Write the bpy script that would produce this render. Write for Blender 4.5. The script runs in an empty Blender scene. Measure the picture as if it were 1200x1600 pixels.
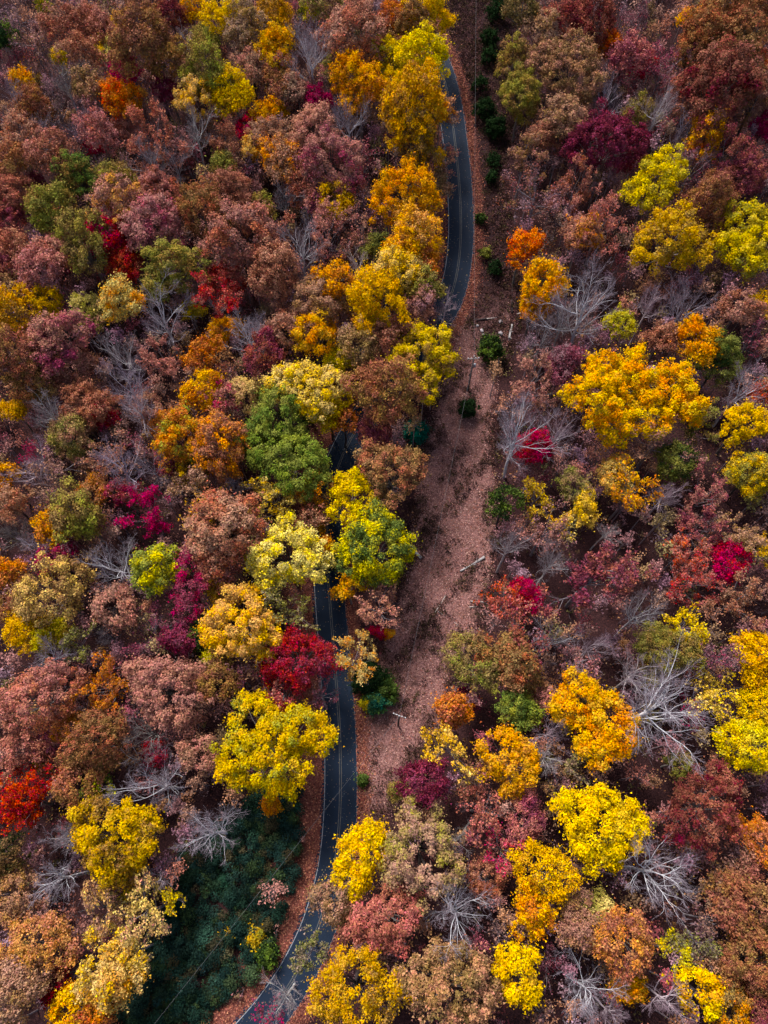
import bpy, math
import numpy as np
from mathutils import Vector

RNG = np.random.default_rng(11)
SC = bpy.context.scene
COL = SC.collection

# ------------------------------------------------------------------ camera, sky, sun, exposure
CAM_H, PITCH, FPX = 135.0, math.radians(24.3), 1110.0      # focal length in pixels of a 1200 x 1600 frame
cam_data = bpy.data.cameras.new('camera')
cam = bpy.data.objects.new('camera', cam_data); COL.objects.link(cam)
cam.location = (0, 0, CAM_H); cam.rotation_euler = (PITCH, 0, 0)
cam_data.sensor_fit = 'HORIZONTAL'; cam_data.sensor_width = 36.0
cam_data.lens = 36.0 * FPX / 1200.0
cam_data.clip_start = 1.0; cam_data.clip_end = 12000
SC.camera = cam

SUN_EL, SUN_AZ = math.radians(52), math.radians(-28)      # azimuth measured from +Y (picture top) to the right
world = bpy.data.worlds.new('World'); SC.world = world; world.use_nodes = True
wn, wl = world.node_tree.nodes, world.node_tree.links
wn.clear()
sky = wn.new('ShaderNodeTexSky'); sky.sky_type = 'NISHITA'; sky.sun_disc = False
sky.sun_elevation = SUN_EL; sky.sun_rotation = SUN_AZ
sky.air_density = 1.0; sky.dust_density = 4.0; sky.ozone_density = 1.0
hs = wn.new('ShaderNodeHueSaturation'); hs.inputs['Saturation'].default_value = 1.0   # cloud veils the blue
bg = wn.new('ShaderNodeBackground'); bg.inputs['Strength'].default_value = 0.05
wo = wn.new('ShaderNodeOutputWorld')
wl.new(sky.outputs[0], hs.inputs['Color']); wl.new(hs.outputs[0], bg.inputs['Color']); wl.new(bg.outputs[0], wo.inputs['Surface'])

sun_data = bpy.data.lights.new('sun', 'SUN'); sun = bpy.data.objects.new('sun', sun_data); COL.objects.link(sun)
sun_data.energy = 1.5; sun_data.angle = math.radians(16); sun_data.color = (1.0, 0.965, 0.96)
sd = Vector((math.sin(SUN_AZ) * math.cos(SUN_EL), math.cos(SUN_AZ) * math.cos(SUN_EL), math.sin(SUN_EL)))
sun.rotation_euler = sd.to_track_quat('Z', 'Y').to_euler(); sun.location = (0, 0, 300)

SC.view_settings.view_transform = 'Standard'; SC.view_settings.look = 'None'
SC.view_settings.exposure = 1.64; SC.view_settings.gamma = 1.0; SC.view_settings.use_curve_mapping = False
SC.render.engine = 'CYCLES'
SC.cycles.max_bounces = 3; SC.cycles.diffuse_bounces = 1; SC.cycles.glossy_bounces = 2; SC.cycles.transmission_bounces = 3
SC.cycles.use_denoising = True; SC.cycles.denoiser = 'OPENIMAGEDENOISE'
SC.cycles.use_adaptive_sampling = True; SC.cycles.adaptive_threshold = 0.02

# ------------------------------------------------------------------ helpers
def lin(c):
    c = np.asarray(c, float) / 255.0
    return np.where(c <= 0.04045, c / 12.92, ((c + 0.055) / 1.055) ** 2.4)

def ground(x, y):
    x = np.asarray(x, float); y = np.asarray(y, float)
    k = 22.0
    rise = 0.145 * k * np.logaddexp(0, (y - 30.0) / k)
    rise = np.minimum(rise, 60.0)
    und = 0.8 * np.sin(x / 31.0 + 0.6) * np.cos(y / 37.0) + 0.5 * np.sin(x / 17.0 - y / 23.0)
    return rise + und

def at(px, py, h=0.0):
    """ground position (and depth) of the thing whose point h metres above the ground shows at a photo pixel"""
    u = (px - 600.0) / FPX; v = (800.0 - py) / FPX
    dy = math.sin(PITCH) + v * math.cos(PITCH); dz = -math.cos(PITCH) + v * math.sin(PITCH)
    z = h
    for _ in range(25):
        t = (CAM_H - z) / -dz
        X, Y = u * t, dy * t
        z = float(ground(X, Y)) + h
    return X, Y, z - h, t

def mesh_from(name, V, quads=None, tris=None, attrs=None, smooth=False):
    me = bpy.data.meshes.new(name)
    V = np.asarray(V, np.float32)
    if quads is not None and len(quads) and np.shape(quads)[1] == 3: tris, quads = quads, None
    loops, starts, totals = [], [], []
    n = 0
    if quads is not None and len(quads):
        q = np.asarray(quads, np.int32); loops.append(q.ravel())
        starts.append(np.arange(len(q)) * 4); totals.append(np.full(len(q), 4)); n = len(q) * 4
    if tris is not None and len(tris):
        t = np.asarray(tris, np.int32); loops.append(t.ravel())
        starts.append(n + np.arange(len(t)) * 3); totals.append(np.full(len(t), 3))
    L = np.concatenate(loops).astype(np.int32); S = np.concatenate(starts).astype(np.int32); T = np.concatenate(totals).astype(np.int32)
    me.vertices.add(len(V)); me.vertices.foreach_set('co', V.ravel())
    me.loops.add(len(L)); me.loops.foreach_set('vertex_index', L)
    me.polygons.add(len(S)); me.polygons.foreach_set('loop_start', S)
    me.polygons.foreach_set('loop_total', T)
    if smooth: me.polygons.foreach_set('use_smooth', np.ones(len(S), bool))
    for k, a in (attrs or {}).items():
        a = np.asarray(a, np.float32)
        if a.ndim == 1:
            d = me.attributes.new(k, 'FLOAT', 'FACE' if len(a) == len(S) else 'POINT'); d.data.foreach_set('value', a)
        else:
            d = me.attributes.new(k, 'FLOAT_COLOR', 'FACE' if len(a) == len(S) else 'POINT')
            d.data.foreach_set('color', np.concatenate([a, np.ones((len(a), 1), np.float32)], 1).astype(np.float32).ravel())
    me.update(calc_edges=True)
    return me

def obj(name, me, mat=None, parent=None, **props):
    o = bpy.data.objects.new(name, me); COL.objects.link(o)
    if mat is not None and not me.materials: me.materials.append(mat)
    if parent is not None: o.parent = parent
    for k, v in props.items(): o[k] = v
    return o

def unit(a):
    return a / np.maximum(np.linalg.norm(a, axis=-1, keepdims=True), 1e-9)

def leaf_quads(P, N, size, rng, fold=0.0):
    """one small pointed face per leaf"""
    n = len(P); N = unit(N)
    t = unit(np.cross(N, rng.normal(size=(n, 3)))); b = np.cross(N, t)
    L = (size * rng.uniform(0.6, 1.4, n))[:, None]
    V = np.stack([P + t * L * 0.62, P - t * L * 0.38 + b * L * 0.44, P - t * L * 0.38 - b * L * 0.44], 1).reshape(-1, 3)
    return V, np.arange(n * 3).reshape(-1, 3)

def tubes(polys, sides=(7, 5, 3, 3)):
    """polys: list of (points, radii, level); points (n,3) or a batch (m,n,3) -> verts, quads"""
    groups = {}
    for pts, rad, lv in polys:
        pts = np.asarray(pts, float); rad = np.asarray(rad, float)
        if pts.ndim == 2: pts = pts[None]; rad = rad[None]
        groups.setdefault((pts.shape[1], sides[min(lv, len(sides) - 1)]), []).append((pts, rad))
    VV, QQ, off = [], [], 0
    for (n, k), items in groups.items():
        P = np.concatenate([a for a, _ in items]); R = np.concatenate([c for _, c in items]); m = len(P)
        d = unit(np.gradient(P, axis=1))
        ref = np.where(np.abs(d[:, :1, 2:3]) > 0.7, np.array([0.31, 0.95, 0.05]), np.array([0, 0.1, 1.0]))
        a = unit(np.cross(d, np.broadcast_to(ref, d.shape))); c = np.cross(d, a)
        an = np.arange(k) * 2 * math.pi / k
        ring = P[:, :, None] + R[:, :, None, None] * (a[:, :, None] * np.cos(an)[:, None] + c[:, :, None] * np.sin(an)[:, None])
        VV.append(ring.reshape(-1, 3))
        i = np.arange(m)[:, None, None] * n * k + np.arange(n - 1)[None, :, None] * k; j = np.arange(k)[None, None]; j2 = (j + 1) % k
        QQ.append(np.stack([i + j, i + j2, i + k + j2, i + k + j], -1).reshape(-1, 4) + off); off += m * n * k
    return np.concatenate(VV), np.concatenate(QQ)

# ------------------------------------------------------------------ materials
def new_mat(name):
    m = bpy.data.materials.new(name); m.use_nodes = True
    nt = m.node_tree; nt.nodes.clear()
    out = nt.nodes.new('ShaderNodeOutputMaterial')
    return m, nt, out

def N(nt, t, **kw):
    n = nt.nodes.new(t)
    for k, v in kw.items(): setattr(n, k, v)
    return n

def math_node(nt, op, a, b=None, c=None, clamp=False):
    n = N(nt, 'ShaderNodeMath', operation=op); n.use_clamp = clamp
    for i, s in enumerate((a, b, c)):
        if s is None: continue
        if isinstance(s, (int, float)): n.inputs[i].default_value = s
        else: nt.links.new(s, n.inputs[i])
    return n.outputs[0]

def mix_rgb(nt, fac, a, b, blend='MIX'):
    n = N(nt, 'ShaderNodeMix', data_type='RGBA', blend_type=blend)
    for s, i in ((fac, 0), (a, 6), (b, 7)):
        if isinstance(s, (int, float)): n.inputs[i].default_value = s
        elif isinstance(s, (tuple, list, np.ndarray)): n.inputs[i].default_value = (*[float(q) for q in s[:3]], 1)
        else: nt.links.new(s, n.inputs[i])
    return n.outputs[2]

def leaf_shader(nt, out, col, trans=0.17, rough=0.55, spec=0.25):
    p = N(nt, 'ShaderNodeBsdfDiffuse'); nt.links.new(col, p.inputs['Color'])
    tr = N(nt, 'ShaderNodeBsdfTranslucent'); nt.links.new(col, tr.inputs['Color'])
    mx = N(nt, 'ShaderNodeMixShader'); mx.inputs[0].default_value = trans
    nt.links.new(p.outputs[0], mx.inputs[1]); nt.links.new(tr.outputs[0], mx.inputs[2])
    nt.links.new(mx.outputs[0], out.inputs['Surface'])

def make_leaf_mat():
    m, nt, out = new_mat('autumn_leaves')
    oi = N(nt, 'ShaderNodeObjectInfo')
    a2 = N(nt, 'ShaderNodeAttribute', attribute_type='OBJECT', attribute_name='second_tone')
    tone = N(nt, 'ShaderNodeAttribute', attribute_name='tone')
    lobe = N(nt, 'ShaderNodeAttribute', attribute_name='lobe')
    tc = N(nt, 'ShaderNodeTexCoord')
    nz = N(nt, 'ShaderNodeTexNoise', noise_dimensions='4D'); nz.inputs['Scale'].default_value = 0.3; nz.inputs['Detail'].default_value = 3.0
    nt.links.new(tc.outputs['Object'], nz.inputs['Vector'])
    nt.links.new(math_node(nt, 'MULTIPLY', oi.outputs['Random'], 40.0), nz.inputs['W'])
    f = math_node(nt, 'MULTIPLY', math_node(nt, 'SUBTRACT', nz.outputs['Fac'], 0.5), 3.2)
    f = math_node(nt, 'ADD', f, math_node(nt, 'MULTIPLY_ADD', lobe.outputs['Fac'], 0.85, -0.1))
    f = math_node(nt, 'ADD', f, math_node(nt, 'MULTIPLY', math_node(nt, 'SUBTRACT', tone.outputs['Fac'], 0.5), 0.5), clamp=True)
    col = mix_rgb(nt, f, oi.outputs['Color'], a2.outputs['Color'])
    h = N(nt, 'ShaderNodeHueSaturation')
    nt.links.new(col, h.inputs['Color'])
    # leaf to leaf differences of pigment
    t2 = N(nt, 'ShaderNodeMath', operation='FRACT'); nt.links.new(math_node(nt, 'MULTIPLY', tone.outputs['Fac'], 7.13), t2.inputs[0])
    nt.links.new(math_node(nt, 'MULTIPLY_ADD', t2.outputs[0], 0.035, 0.4825), h.inputs['Hue'])
    nt.links.new(math_node(nt, 'MULTIPLY', math_node(nt, 'MULTIPLY_ADD', tone.outputs['Fac'], 0.85, 0.55), math_node(nt, 'MULTIPLY_ADD', lobe.outputs['Fac'], 0.26, 0.87)), h.inputs['Value'])
    nt.links.new(math_node(nt, 'MULTIPLY_ADD', lobe.outputs['Fac'], 0.14, 1.04), h.inputs['Saturation'])
    leaf_shader(nt, out, h.outputs[0])
    return m

def make_vcol_leaf_mat(name, trans=0.14):
    m, nt, out = new_mat(name)
    a = N(nt, 'ShaderNodeAttribute', attribute_name='hue')
    leaf_shader(nt, out, a.outputs['Color'], trans)
    return m

def make_bark():
    m, nt, out = new_mat('bark')
    oi = N(nt, 'ShaderNodeObjectInfo'); tc = N(nt, 'ShaderNodeTexCoord')
    nz = N(nt, 'ShaderNodeTexNoise'); nz.inputs['Scale'].default_value = 3.0; nz.inputs['Detail'].default_value = 4
    nt.links.new(tc.outputs['Object'], nz.inputs['Vector'])
    h = N(nt, 'ShaderNodeHueSaturation'); nt.links.new(oi.outputs['Color'], h.inputs['Color'])
    nt.links.new(math_node(nt, 'MULTIPLY_ADD', nz.outputs['Fac'], 1.3, 0.35), h.inputs['Value'])
    p = N(nt, 'ShaderNodeBsdfPrincipled'); p.inputs['Roughness'].default_value = 0.85; p.inputs['Specular IOR Level'].default_value = 0.2
    nt.links.new(h.outputs[0], p.inputs['Base Color']); nt.links.new(p.outputs[0], out.inputs['Surface'])
    return m

def make_simple(name, rgb, rough=0.8, var=0.5, scale=4.0, spec=0.3):
    m, nt, out = new_mat(name)
    tc = N(nt, 'ShaderNodeTexCoord'); nz = N(nt, 'ShaderNodeTexNoise'); nz.inputs['Scale'].default_value = scale; nz.inputs['Detail'].default_value = 5
    nt.links.new(tc.outputs['Object'], nz.inputs['Vector'])
    h = N(nt, 'ShaderNodeHueSaturation'); h.inputs['Color'].default_value = (*[float(q) for q in rgb], 1)
    nt.links.new(math_node(nt, 'MULTIPLY_ADD', nz.outputs['Fac'], 2 * var, 1 - var), h.inputs['Value'])
    p = N(nt, 'ShaderNodeBsdfPrincipled'); p.inputs['Roughness'].default_value = rough; p.inputs['Specular IOR Level'].default_value = spec
    nt.links.new(h.outputs[0], p.inputs['Base Color']); nt.links.new(p.outputs[0], out.inputs['Surface'])
    return m

LEAF = make_leaf_mat(); VLEAF = make_vcol_leaf_mat('mixed_leaves'); LITTER = make_vcol_leaf_mat('leaf_litter', 0.05); BARK = make_bark()

# ------------------------------------------------------------------ ground, clearing, road
ROAD_PX = [(610,-60),(640,0),(668,60),(690,112),(702,160),(710,215),(717,280),(720,340),(719,385),(713,432),(699,475),(668,525),(620,585),(578,640),
           (545,692),(523,745),(512,800),(511,860),(514,920),(519,985),(525,1060),(530,1130),(532,1200),(531,1270),(525,1340),(513,1398),
           (491,1464),(457,1531),(421,1583),(385,1625),(330,1685),(250,1760)]
rc = np.array([at(*p)[:2] for p in ROAD_PX])
def spline(P, n=14):
    P = np.vstack([2 * P[0] - P[1], P, 2 * P[-1] - P[-2]]); out = []
    for i in range(1, len(P) - 2):
        t = np.linspace(0, 1, n, endpoint=False)[:, None]
        a, b, c, d = P[i - 1], P[i], P[i + 1], P[i + 2]
        out.append(0.5 * (2 * b + (c - a) * t + (2 * a - 5 * b + 4 * c - d) * t ** 2 + (3 * b - a - 3 * c + d) * t ** 3))
    return np.vstack(out + [P[-2][None]])
RC = spline(rc)
for _ in range(6):      # even out the curve
    RC[1:-1] = 0.25 * RC[:-2] + 0.5 * RC[1:-1] + 0.25 * RC[2:]
RT = unit(np.gradient(RC, axis=0)); RN = np.stack([-RT[:, 1], RT[:, 0]], 1)   # centreline runs toward the camera: RN points to the picture's right
HALF = 3.05

def road_dist(x, y):
    """unsigned distance to the centreline and signed side (+ = picture right)"""
    x = np.ravel(x); y = np.ravel(y); D = np.full(len(x), 1e9); S = np.zeros(len(x))
    step = RC[::3]; sn = RN[::3]
    for i in range(0, len(x), 20000):
        dx = x[i:i + 20000, None] - step[None, :, 0]; dy = y[i:i + 20000, None] - step[None, :, 1]
        d2 = dx * dx + dy * dy; j = d2.argmin(1); r = np.arange(len(j))
        side = dx[r, j] * sn[j, 0] + dy[r, j] * sn[j, 1]
        tang = np.sqrt(np.maximum(d2[r, j] - side ** 2, 0))
        D[i:i + 20000] = np.hypot(np.abs(side), np.maximum(tang - 2.0, 0)); S[i:i + 20000] = side
    return D, S

CLEAR_PX = [(690,-60),(790,-60),(796,60),(792,170),(778,250),(782,330),(792,420),(800,500),(772,600),(764,700),(774,800),(764,900),(745,985),(694,1060),
            (700,1120),(655,1175),(622,1240),(590,1290),(562,1280),(562,1200),(568,1120),(590,1030),(612,960),(640,900),(652,800),(660,720),(680,640),(705,560),(716,490),(738,400),(742,320),(735,230),(712,120)]
THICK_PX = [(285,1385),(310,1330),(365,1270),(400,1240),(470,1222),(474,1260),(462,1340),(442,1420),(412,1490),(360,1540),(310,1585),(300,1680),(170,1680),(190,1590),(222,1530),(262,1450)]
CLEAR = np.array([at(*p)[:2] for p in CLEAR_PX]); THICK = np.array([at(*p)[:2] for p in THICK_PX])
def poly_sd(P, x, y):
    x = np.ravel(x); y = np.ravel(y); ins = np.zeros(len(x), bool); D = np.full(len(x), 1e9)
    for i in range(len(P)):
        a, b = P[i], P[(i + 1) % len(P)]
        c = ((a[1] > y) != (b[1] > y)) & (x < (b[0] - a[0]) * (y - a[1]) / (b[1] - a[1] + 1e-12) + a[0]); ins ^= c
        e = b - a; t = np.clip(((x - a[0]) * e[0] + (y - a[1]) * e[1]) / (e @ e), 0, 1)
        D = np.minimum(D, np.hypot(x - a[0] - t * e[0], y - a[1] - t * e[1]))
    return np.where(ins, -D, D)

def axis(lo, hi, step, far, grow=1.35):
    a = list(np.arange(lo, hi + 1e-6, step)); s = step
    while a[-1] < far: s *= grow; a.append(a[-1] + s)
    s = step
    while a[0] > -far: s *= grow; a.insert(0, a[0] - s)
    return np.array(a)
gx, gy = axis(-130, 130, 1.6, 4000), axis(-50, 260, 1.6, 4000)
GX, GY = np.meshgrid(gx, gy); gv = np.stack([GX.ravel(), GY.ravel(), ground(GX, GY).ravel()], 1)
i = np.arange(len(gy) - 1)[:, None] * len(gx) + np.arange(len(gx) - 1)[None]
gq = np.stack([i, i + 1, i + 1 + len(gx), i + len(gx)], -1).reshape(-1, 4)
rd, rs = road_dist(gv[:, 0], gv[:, 1])
a_open = np.clip(0.5 - poly_sd(CLEAR, gv[:, 0], gv[:, 1]) / 3.0, 0, 1)
a_verge = np.clip(1.25 - (rd - HALF) / np.where(rs > 0, 2.8, 7.0), 0, 1)
def make_ground_mat():
    m, nt, out = new_mat('leaf_strewn_soil')
    tc = N(nt, 'ShaderNodeTexCoord')
    def noise(sc, det=5, rough=0.6):
        n = N(nt, 'ShaderNodeTexNoise'); n.inputs['Scale'].default_value = sc; n.inputs['Detail'].default_value = det; n.inputs['Roughness'].default_value = rough
        nt.links.new(tc.outputs['Object'], n.inputs['Vector']); return n.outputs['Fac']
    def ramp(f, stops):
        r = N(nt, 'ShaderNodeValToRGB'); e = r.color_ramp.elements
        while len(e) < len(stops): e.new(0.5)
        for q, (p, c) in zip(e, stops): q.position = p; q.color = (*[float(z) for z in lin(c)], 1)
        nt.links.new(f, r.inputs['Fac']); return r.outputs['Color']
    fine = noise(3.2, 6, 0.75); mid = noise(0.35, 4); big = noise(0.06, 3)
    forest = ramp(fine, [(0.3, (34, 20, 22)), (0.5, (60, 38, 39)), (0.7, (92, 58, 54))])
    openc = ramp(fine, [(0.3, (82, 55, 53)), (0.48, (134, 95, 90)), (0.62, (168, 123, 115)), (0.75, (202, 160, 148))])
    dry = ramp(fine, [(0.3, (52, 40, 30)), (0.6, (98, 70, 56)), (0.75, (130, 96, 74))])
    verge = ramp(fine, [(0.3, (76, 42, 38)), (0.5, (122, 72, 62)), (0.7, (158, 100, 82))])
    pf = N(nt, 'ShaderNodeMapRange'); nt.links.new(mid, pf.inputs['Value']); pf.inputs['From Min'].default_value = 0.5; pf.inputs['From Max'].default_value = 0.66
    openc = mix_rgb(nt, math_node(nt, 'MULTIPLY', pf.outputs[0], 0.5), openc, dry)
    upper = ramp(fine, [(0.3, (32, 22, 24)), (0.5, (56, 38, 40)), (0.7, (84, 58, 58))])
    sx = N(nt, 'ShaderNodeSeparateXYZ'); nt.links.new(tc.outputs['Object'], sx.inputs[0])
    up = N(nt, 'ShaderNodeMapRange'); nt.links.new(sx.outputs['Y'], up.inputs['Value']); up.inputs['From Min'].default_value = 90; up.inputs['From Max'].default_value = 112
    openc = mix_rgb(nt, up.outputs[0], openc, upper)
    ao = N(nt, 'ShaderNodeAttribute', attribute_name='open'); av = N(nt, 'ShaderNodeAttribute', attribute_name='verge')
    def edge(a, amt):
        e = math_node(nt, 'ADD', a, math_node(nt, 'MULTIPLY', math_node(nt, 'SUBTRACT', noise(0.9, 4), 0.5), amt))
        r = N(nt, 'ShaderNodeMapRange'); r.interpolation_type = 'SMOOTHSTEP'; nt.links.new(e, r.inputs['Value']); r.inputs['From Min'].default_value = 0.3; r.inputs['From Max'].default_value = 0.7
        return r.outputs[0]
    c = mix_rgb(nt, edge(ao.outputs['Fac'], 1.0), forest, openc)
    c = mix_rgb(nt, edge(av.outputs['Fac'], 0.8), c, verge)
    p = N(nt, 'ShaderNodeBsdfPrincipled'); p.inputs['Roughness'].default_value = 0.95; p.inputs['Specular IOR Level'].default_value = 0.1
    bp = N(nt, 'ShaderNodeBump'); bp.inputs['Strength'].default_value = 0.9; bp.inputs['Distance'].default_value = 0.25
    nt.links.new(fine, bp.inputs['Height']); nt.links.new(bp.outputs[0], p.inputs['Normal'])
    nt.links.new(c, p.inputs['Base Color']); nt.links.new(p.outputs[0], out.inputs['Surface'])
    return m
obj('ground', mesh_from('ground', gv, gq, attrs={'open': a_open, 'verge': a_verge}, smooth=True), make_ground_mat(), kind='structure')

def strip(offs, z, thin=1):
    """ribbon along the road between two lateral offsets"""
    C = RC[::thin]; Nn = RN[::thin]; pts = []
    for o in offs:
        p = C + Nn * np.asarray(o).reshape(-1, 1); pts.append(np.stack([p[:, 0], p[:, 1], ground(p[:, 0], p[:, 1]) + z], 1))
    n, k = len(C), len(offs); V = np.stack(pts, 1).reshape(-1, 3)
    q = np.arange(n - 1)[:, None] * k + np.arange(k - 1)[None]
    return V, np.stack([q, q + k, q + k + 1, q + 1], -1).reshape(-1, 4)

def make_asphalt():
    m, nt, out = new_mat('asphalt'); tc = N(nt, 'ShaderNodeTexCoord')
    def noise(sc, det):
        n = N(nt, 'ShaderNodeTexNoise'); n.inputs['Scale'].default_value = sc; n.inputs['Detail'].default_value = det
        nt.links.new(tc.outputs['Object'], n.inputs['Vector']); return n.outputs['Fac']
    c = mix_rgb(nt, noise(0.25, 5), (0.005, 0.012, 0.026), (0.011, 0.026, 0.056))
    c = mix_rgb(nt, math_node(nt, 'MULTIPLY', noise(9, 3), 0.5), c, (0.008, 0.018, 0.036))
    lane = N(nt, 'ShaderNodeAttribute', attribute_name='wear')
    c = mix_rgb(nt, math_node(nt, 'MULTIPLY', lane.outputs['Fac'], 0.35), c, (0.006, 0.011, 0.02))
    p = N(nt, 'ShaderNodeBsdfPrincipled'); p.inputs['Roughness'].default_value = 0.7; p.inputs['Specular IOR Level'].default_value = 0.16
    bp = N(nt, 'ShaderNodeBump'); bp.inputs['Strength'].default_value = 0.25; bp.inputs['Distance'].default_value = 0.02
    nt.links.new(noise(30, 2), bp.inputs['Height']); nt.links.new(bp.outputs[0], p.inputs['Normal'])
    nt.links.new(c, p.inputs['Base Color']); nt.links.new(p.outputs[0], out.inputs['Surface']); return m
wob = lambda a, s: a + 0.16 * np.sin(np.arange(len(RC)) * 0.31 * s) + 0.12 * np.sin(np.arange(len(RC)) * 0.83 + s) + RNG.normal(0, 0.07, len(RC))
offs = [wob(-HALF - 0.25, 1.0)] + [np.full(len(RC), o) for o in (-2.5, -1.9, -1.3, -0.7, 0, 0.7, 1.3, 1.9, 2.5)] + [wob(HALF + 0.2, 1.3)]
V, Q = strip(offs, 0.06)
wear = np.tile([0, 0.3, 1, 1, 0.3, 0, 0.3, 1, 1, 0.3, 0], len(RC))
road = obj('road', mesh_from('road', V, Q, attrs={'wear': wear}, smooth=True), make_asphalt(), kind='structure')
def paint(name, rgb, thr):
    m, nt, out = new_mat(name); tc = N(nt, 'ShaderNodeTexCoord'); n = N(nt, 'ShaderNodeTexNoise'); n.inputs['Scale'].default_value = 2.2; n.inputs['Detail'].default_value = 6
    nt.links.new(tc.outputs['Object'], n.inputs['Vector'])
    r = N(nt, 'ShaderNodeMapRange'); nt.links.new(n.outputs['Fac'], r.inputs['Value']); r.inputs['From Min'].default_value = thr; r.inputs['From Max'].default_value = thr + 0.2
    c = mix_rgb(nt, r.outputs[0], rgb, (0.03, 0.035, 0.042))
    p = N(nt, 'ShaderNodeBsdfPrincipled'); p.inputs['Roughness'].default_value = 0.6
    nt.links.new(c, p.inputs['Base Color']); nt.links.new(p.outputs[0], out.inputs['Surface']); return m
YEL, WHT = paint('worn_yellow_paint', (0.10, 0.095, 0.075), 0.48), paint('worn_white_paint', (0.27, 0.28, 0.30), 0.5)
for o in (-0.17, 0.17):
    V, Q = strip([np.full(len(RC), o - 0.055), np.full(len(RC), o + 0.055)], 0.066); obj('centre_line', mesh_from('centre_line', V, Q), YEL, road)
V, Q = strip([np.full(len(RC), -2.84), np.full(len(RC), -2.72)], 0.066); obj('edge_line', mesh_from('edge_line', V, Q), WHT, road)
V, Q = strip([np.full(len(RC), 2.90), np.full(len(RC), 2.94)], 0.066); obj('edge_line', mesh_from('edge_line', V, Q), WHT, road)

# ------------------------------------------------------------------ tree generators (metres, origin at the trunk's foot)
CLASSES = {'S': (2.5, 9.0), 'M': (4.0, 11.8), 'L': (6.2, 14.0)}     # crown radius, crown centre height
def crown(blobs, style, rng, Hc):
    """blobs: (x, y, z, radius, half height) about the crown centre -> leaf positions, normals, lobe values"""
    sp = {'o': 1.45, 'f': 1.05, 'e': 0.8}[style]
    LC, LR, OUT = [], [], []
    drop = rng.uniform(0.08, 0.26) if style == 'o' else rng.uniform(0.06, 0.42)
    if style == 'e': drop = 0.05
    for bi, (cx, cy, cz, r, rz) in enumerate(blobs):
        n = max(8, int(4.4 * r * (0.35 * r + 0.65 * rz) / sp ** 2 * 2.1))
        k = np.arange(n) + 0.5
        zz = 1 - 1.56 * k / n; ph = k * 2.39996 + rng.uniform(0, 6.28)
        d = np.stack([np.cos(ph) * np.sqrt(1 - zz ** 2), np.sin(ph) * np.sqrt(1 - zz ** 2), zz], 1) + rng.normal(0, 0.13, (n, 3)); d = unit(d)
        az = np.arctan2(d[:, 1], d[:, 0]); mod = np.ones(n)
        for q in (2, 3, 5): mod += rng.uniform(0.06, 0.16) * np.cos(q * az + rng.uniform(0, 6.28)) * np.sqrt(1 - d[:, 2] ** 2 * 0.8)
        mod *= rng.uniform(0.72, 1.2, n)
        c = np.array([cx, cy, cz]) + d * np.array([r, r, rz]) * mod[:, None] * 0.86
        keep = rng.random(n) > drop
        for _ in range(2):      # gaps where a bough is missing
            hd = unit(rng.normal(size=3) + np.array([0, 0, 0.3])); keep &= (d @ hd < math.cos(rng.uniform(0.12, 0.42))) | (rng.random(n) < 0.15)
        for bj, (ox, oy, oz, orr, orz) in enumerate(blobs):
            if bj != bi: keep &= (((c - np.array([ox, oy, oz])) / np.array([orr, orr, orz])) ** 2).sum(1) > 0.55
        LC.append(c[keep]); OUT.append(d[keep]); LR.append(sp * rng.uniform(0.38, 0.9, keep.sum()))
    LC = np.concatenate(LC); OUT = np.concatenate(OUT); LR = np.concatenate(LR)
    lob = rng.random(len(LC))
    per = {'o': 130, 'f': 82, 'e': 84}[style]
    cnt = (per * (LR / sp / 0.68) ** 2 * rng.uniform(0.75, 1.2, len(LC))).astype(int)
    I = np.repeat(np.arange(len(LC)), cnt); m = len(I)
    d = unit(unit(rng.normal(size=(m, 3))) + 0.42 * OUT[I] + np.array([0, 0, 0.38]))
    fl = {'o': (0.72, 0.3), 'f': (0.5, 0.75), 'e': (0.5, 0.6)}[style]
    P = LC[I] + d * (LR[I] * (fl[0] + fl[1] * rng.random(m)))[:, None] * np.array([1, 1, 0.85])
    stray = rng.random(m) < 0.17; P[stray] += OUT[I][stray] * np.abs(rng.normal(0, 0.5, stray.sum()))[:, None] + rng.normal(0, 0.22, (stray.sum(), 3))
    Nn = unit(d * 0.8 + rng.normal(size=(m, 3)) * (0.42 if style == 'o' else 0.6) + np.array([0, 0, 0.25]))
    lb = np.clip(lob[I] + rng.normal(0, 0.08, m), 0, 1)
    return P, Nn, lb, LC

def leaf_mesh(name, P, Nn, lb, size, rng):
    V, Q = leaf_quads(P, Nn, size, rng)
    return mesh_from(name, V, Q, attrs={'tone': rng.random(len(P)), 'lobe': lb})

def bend(p, q, rng, n=5, amp=0.12):
    t = np.linspace(0, 1, n)[:, None]; L = np.linalg.norm(np.asarray(q) - p)
    w = np.cumsum(rng.normal(0, amp * L / n, (n, 3)), 0) * np.sin(math.pi * t)
    return np.asarray(p) * (1 - t) + np.asarray(q) * t + w + np.array([0, 0, 0.10 * L]) * np.sin(math.pi * t) * -0.6

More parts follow.
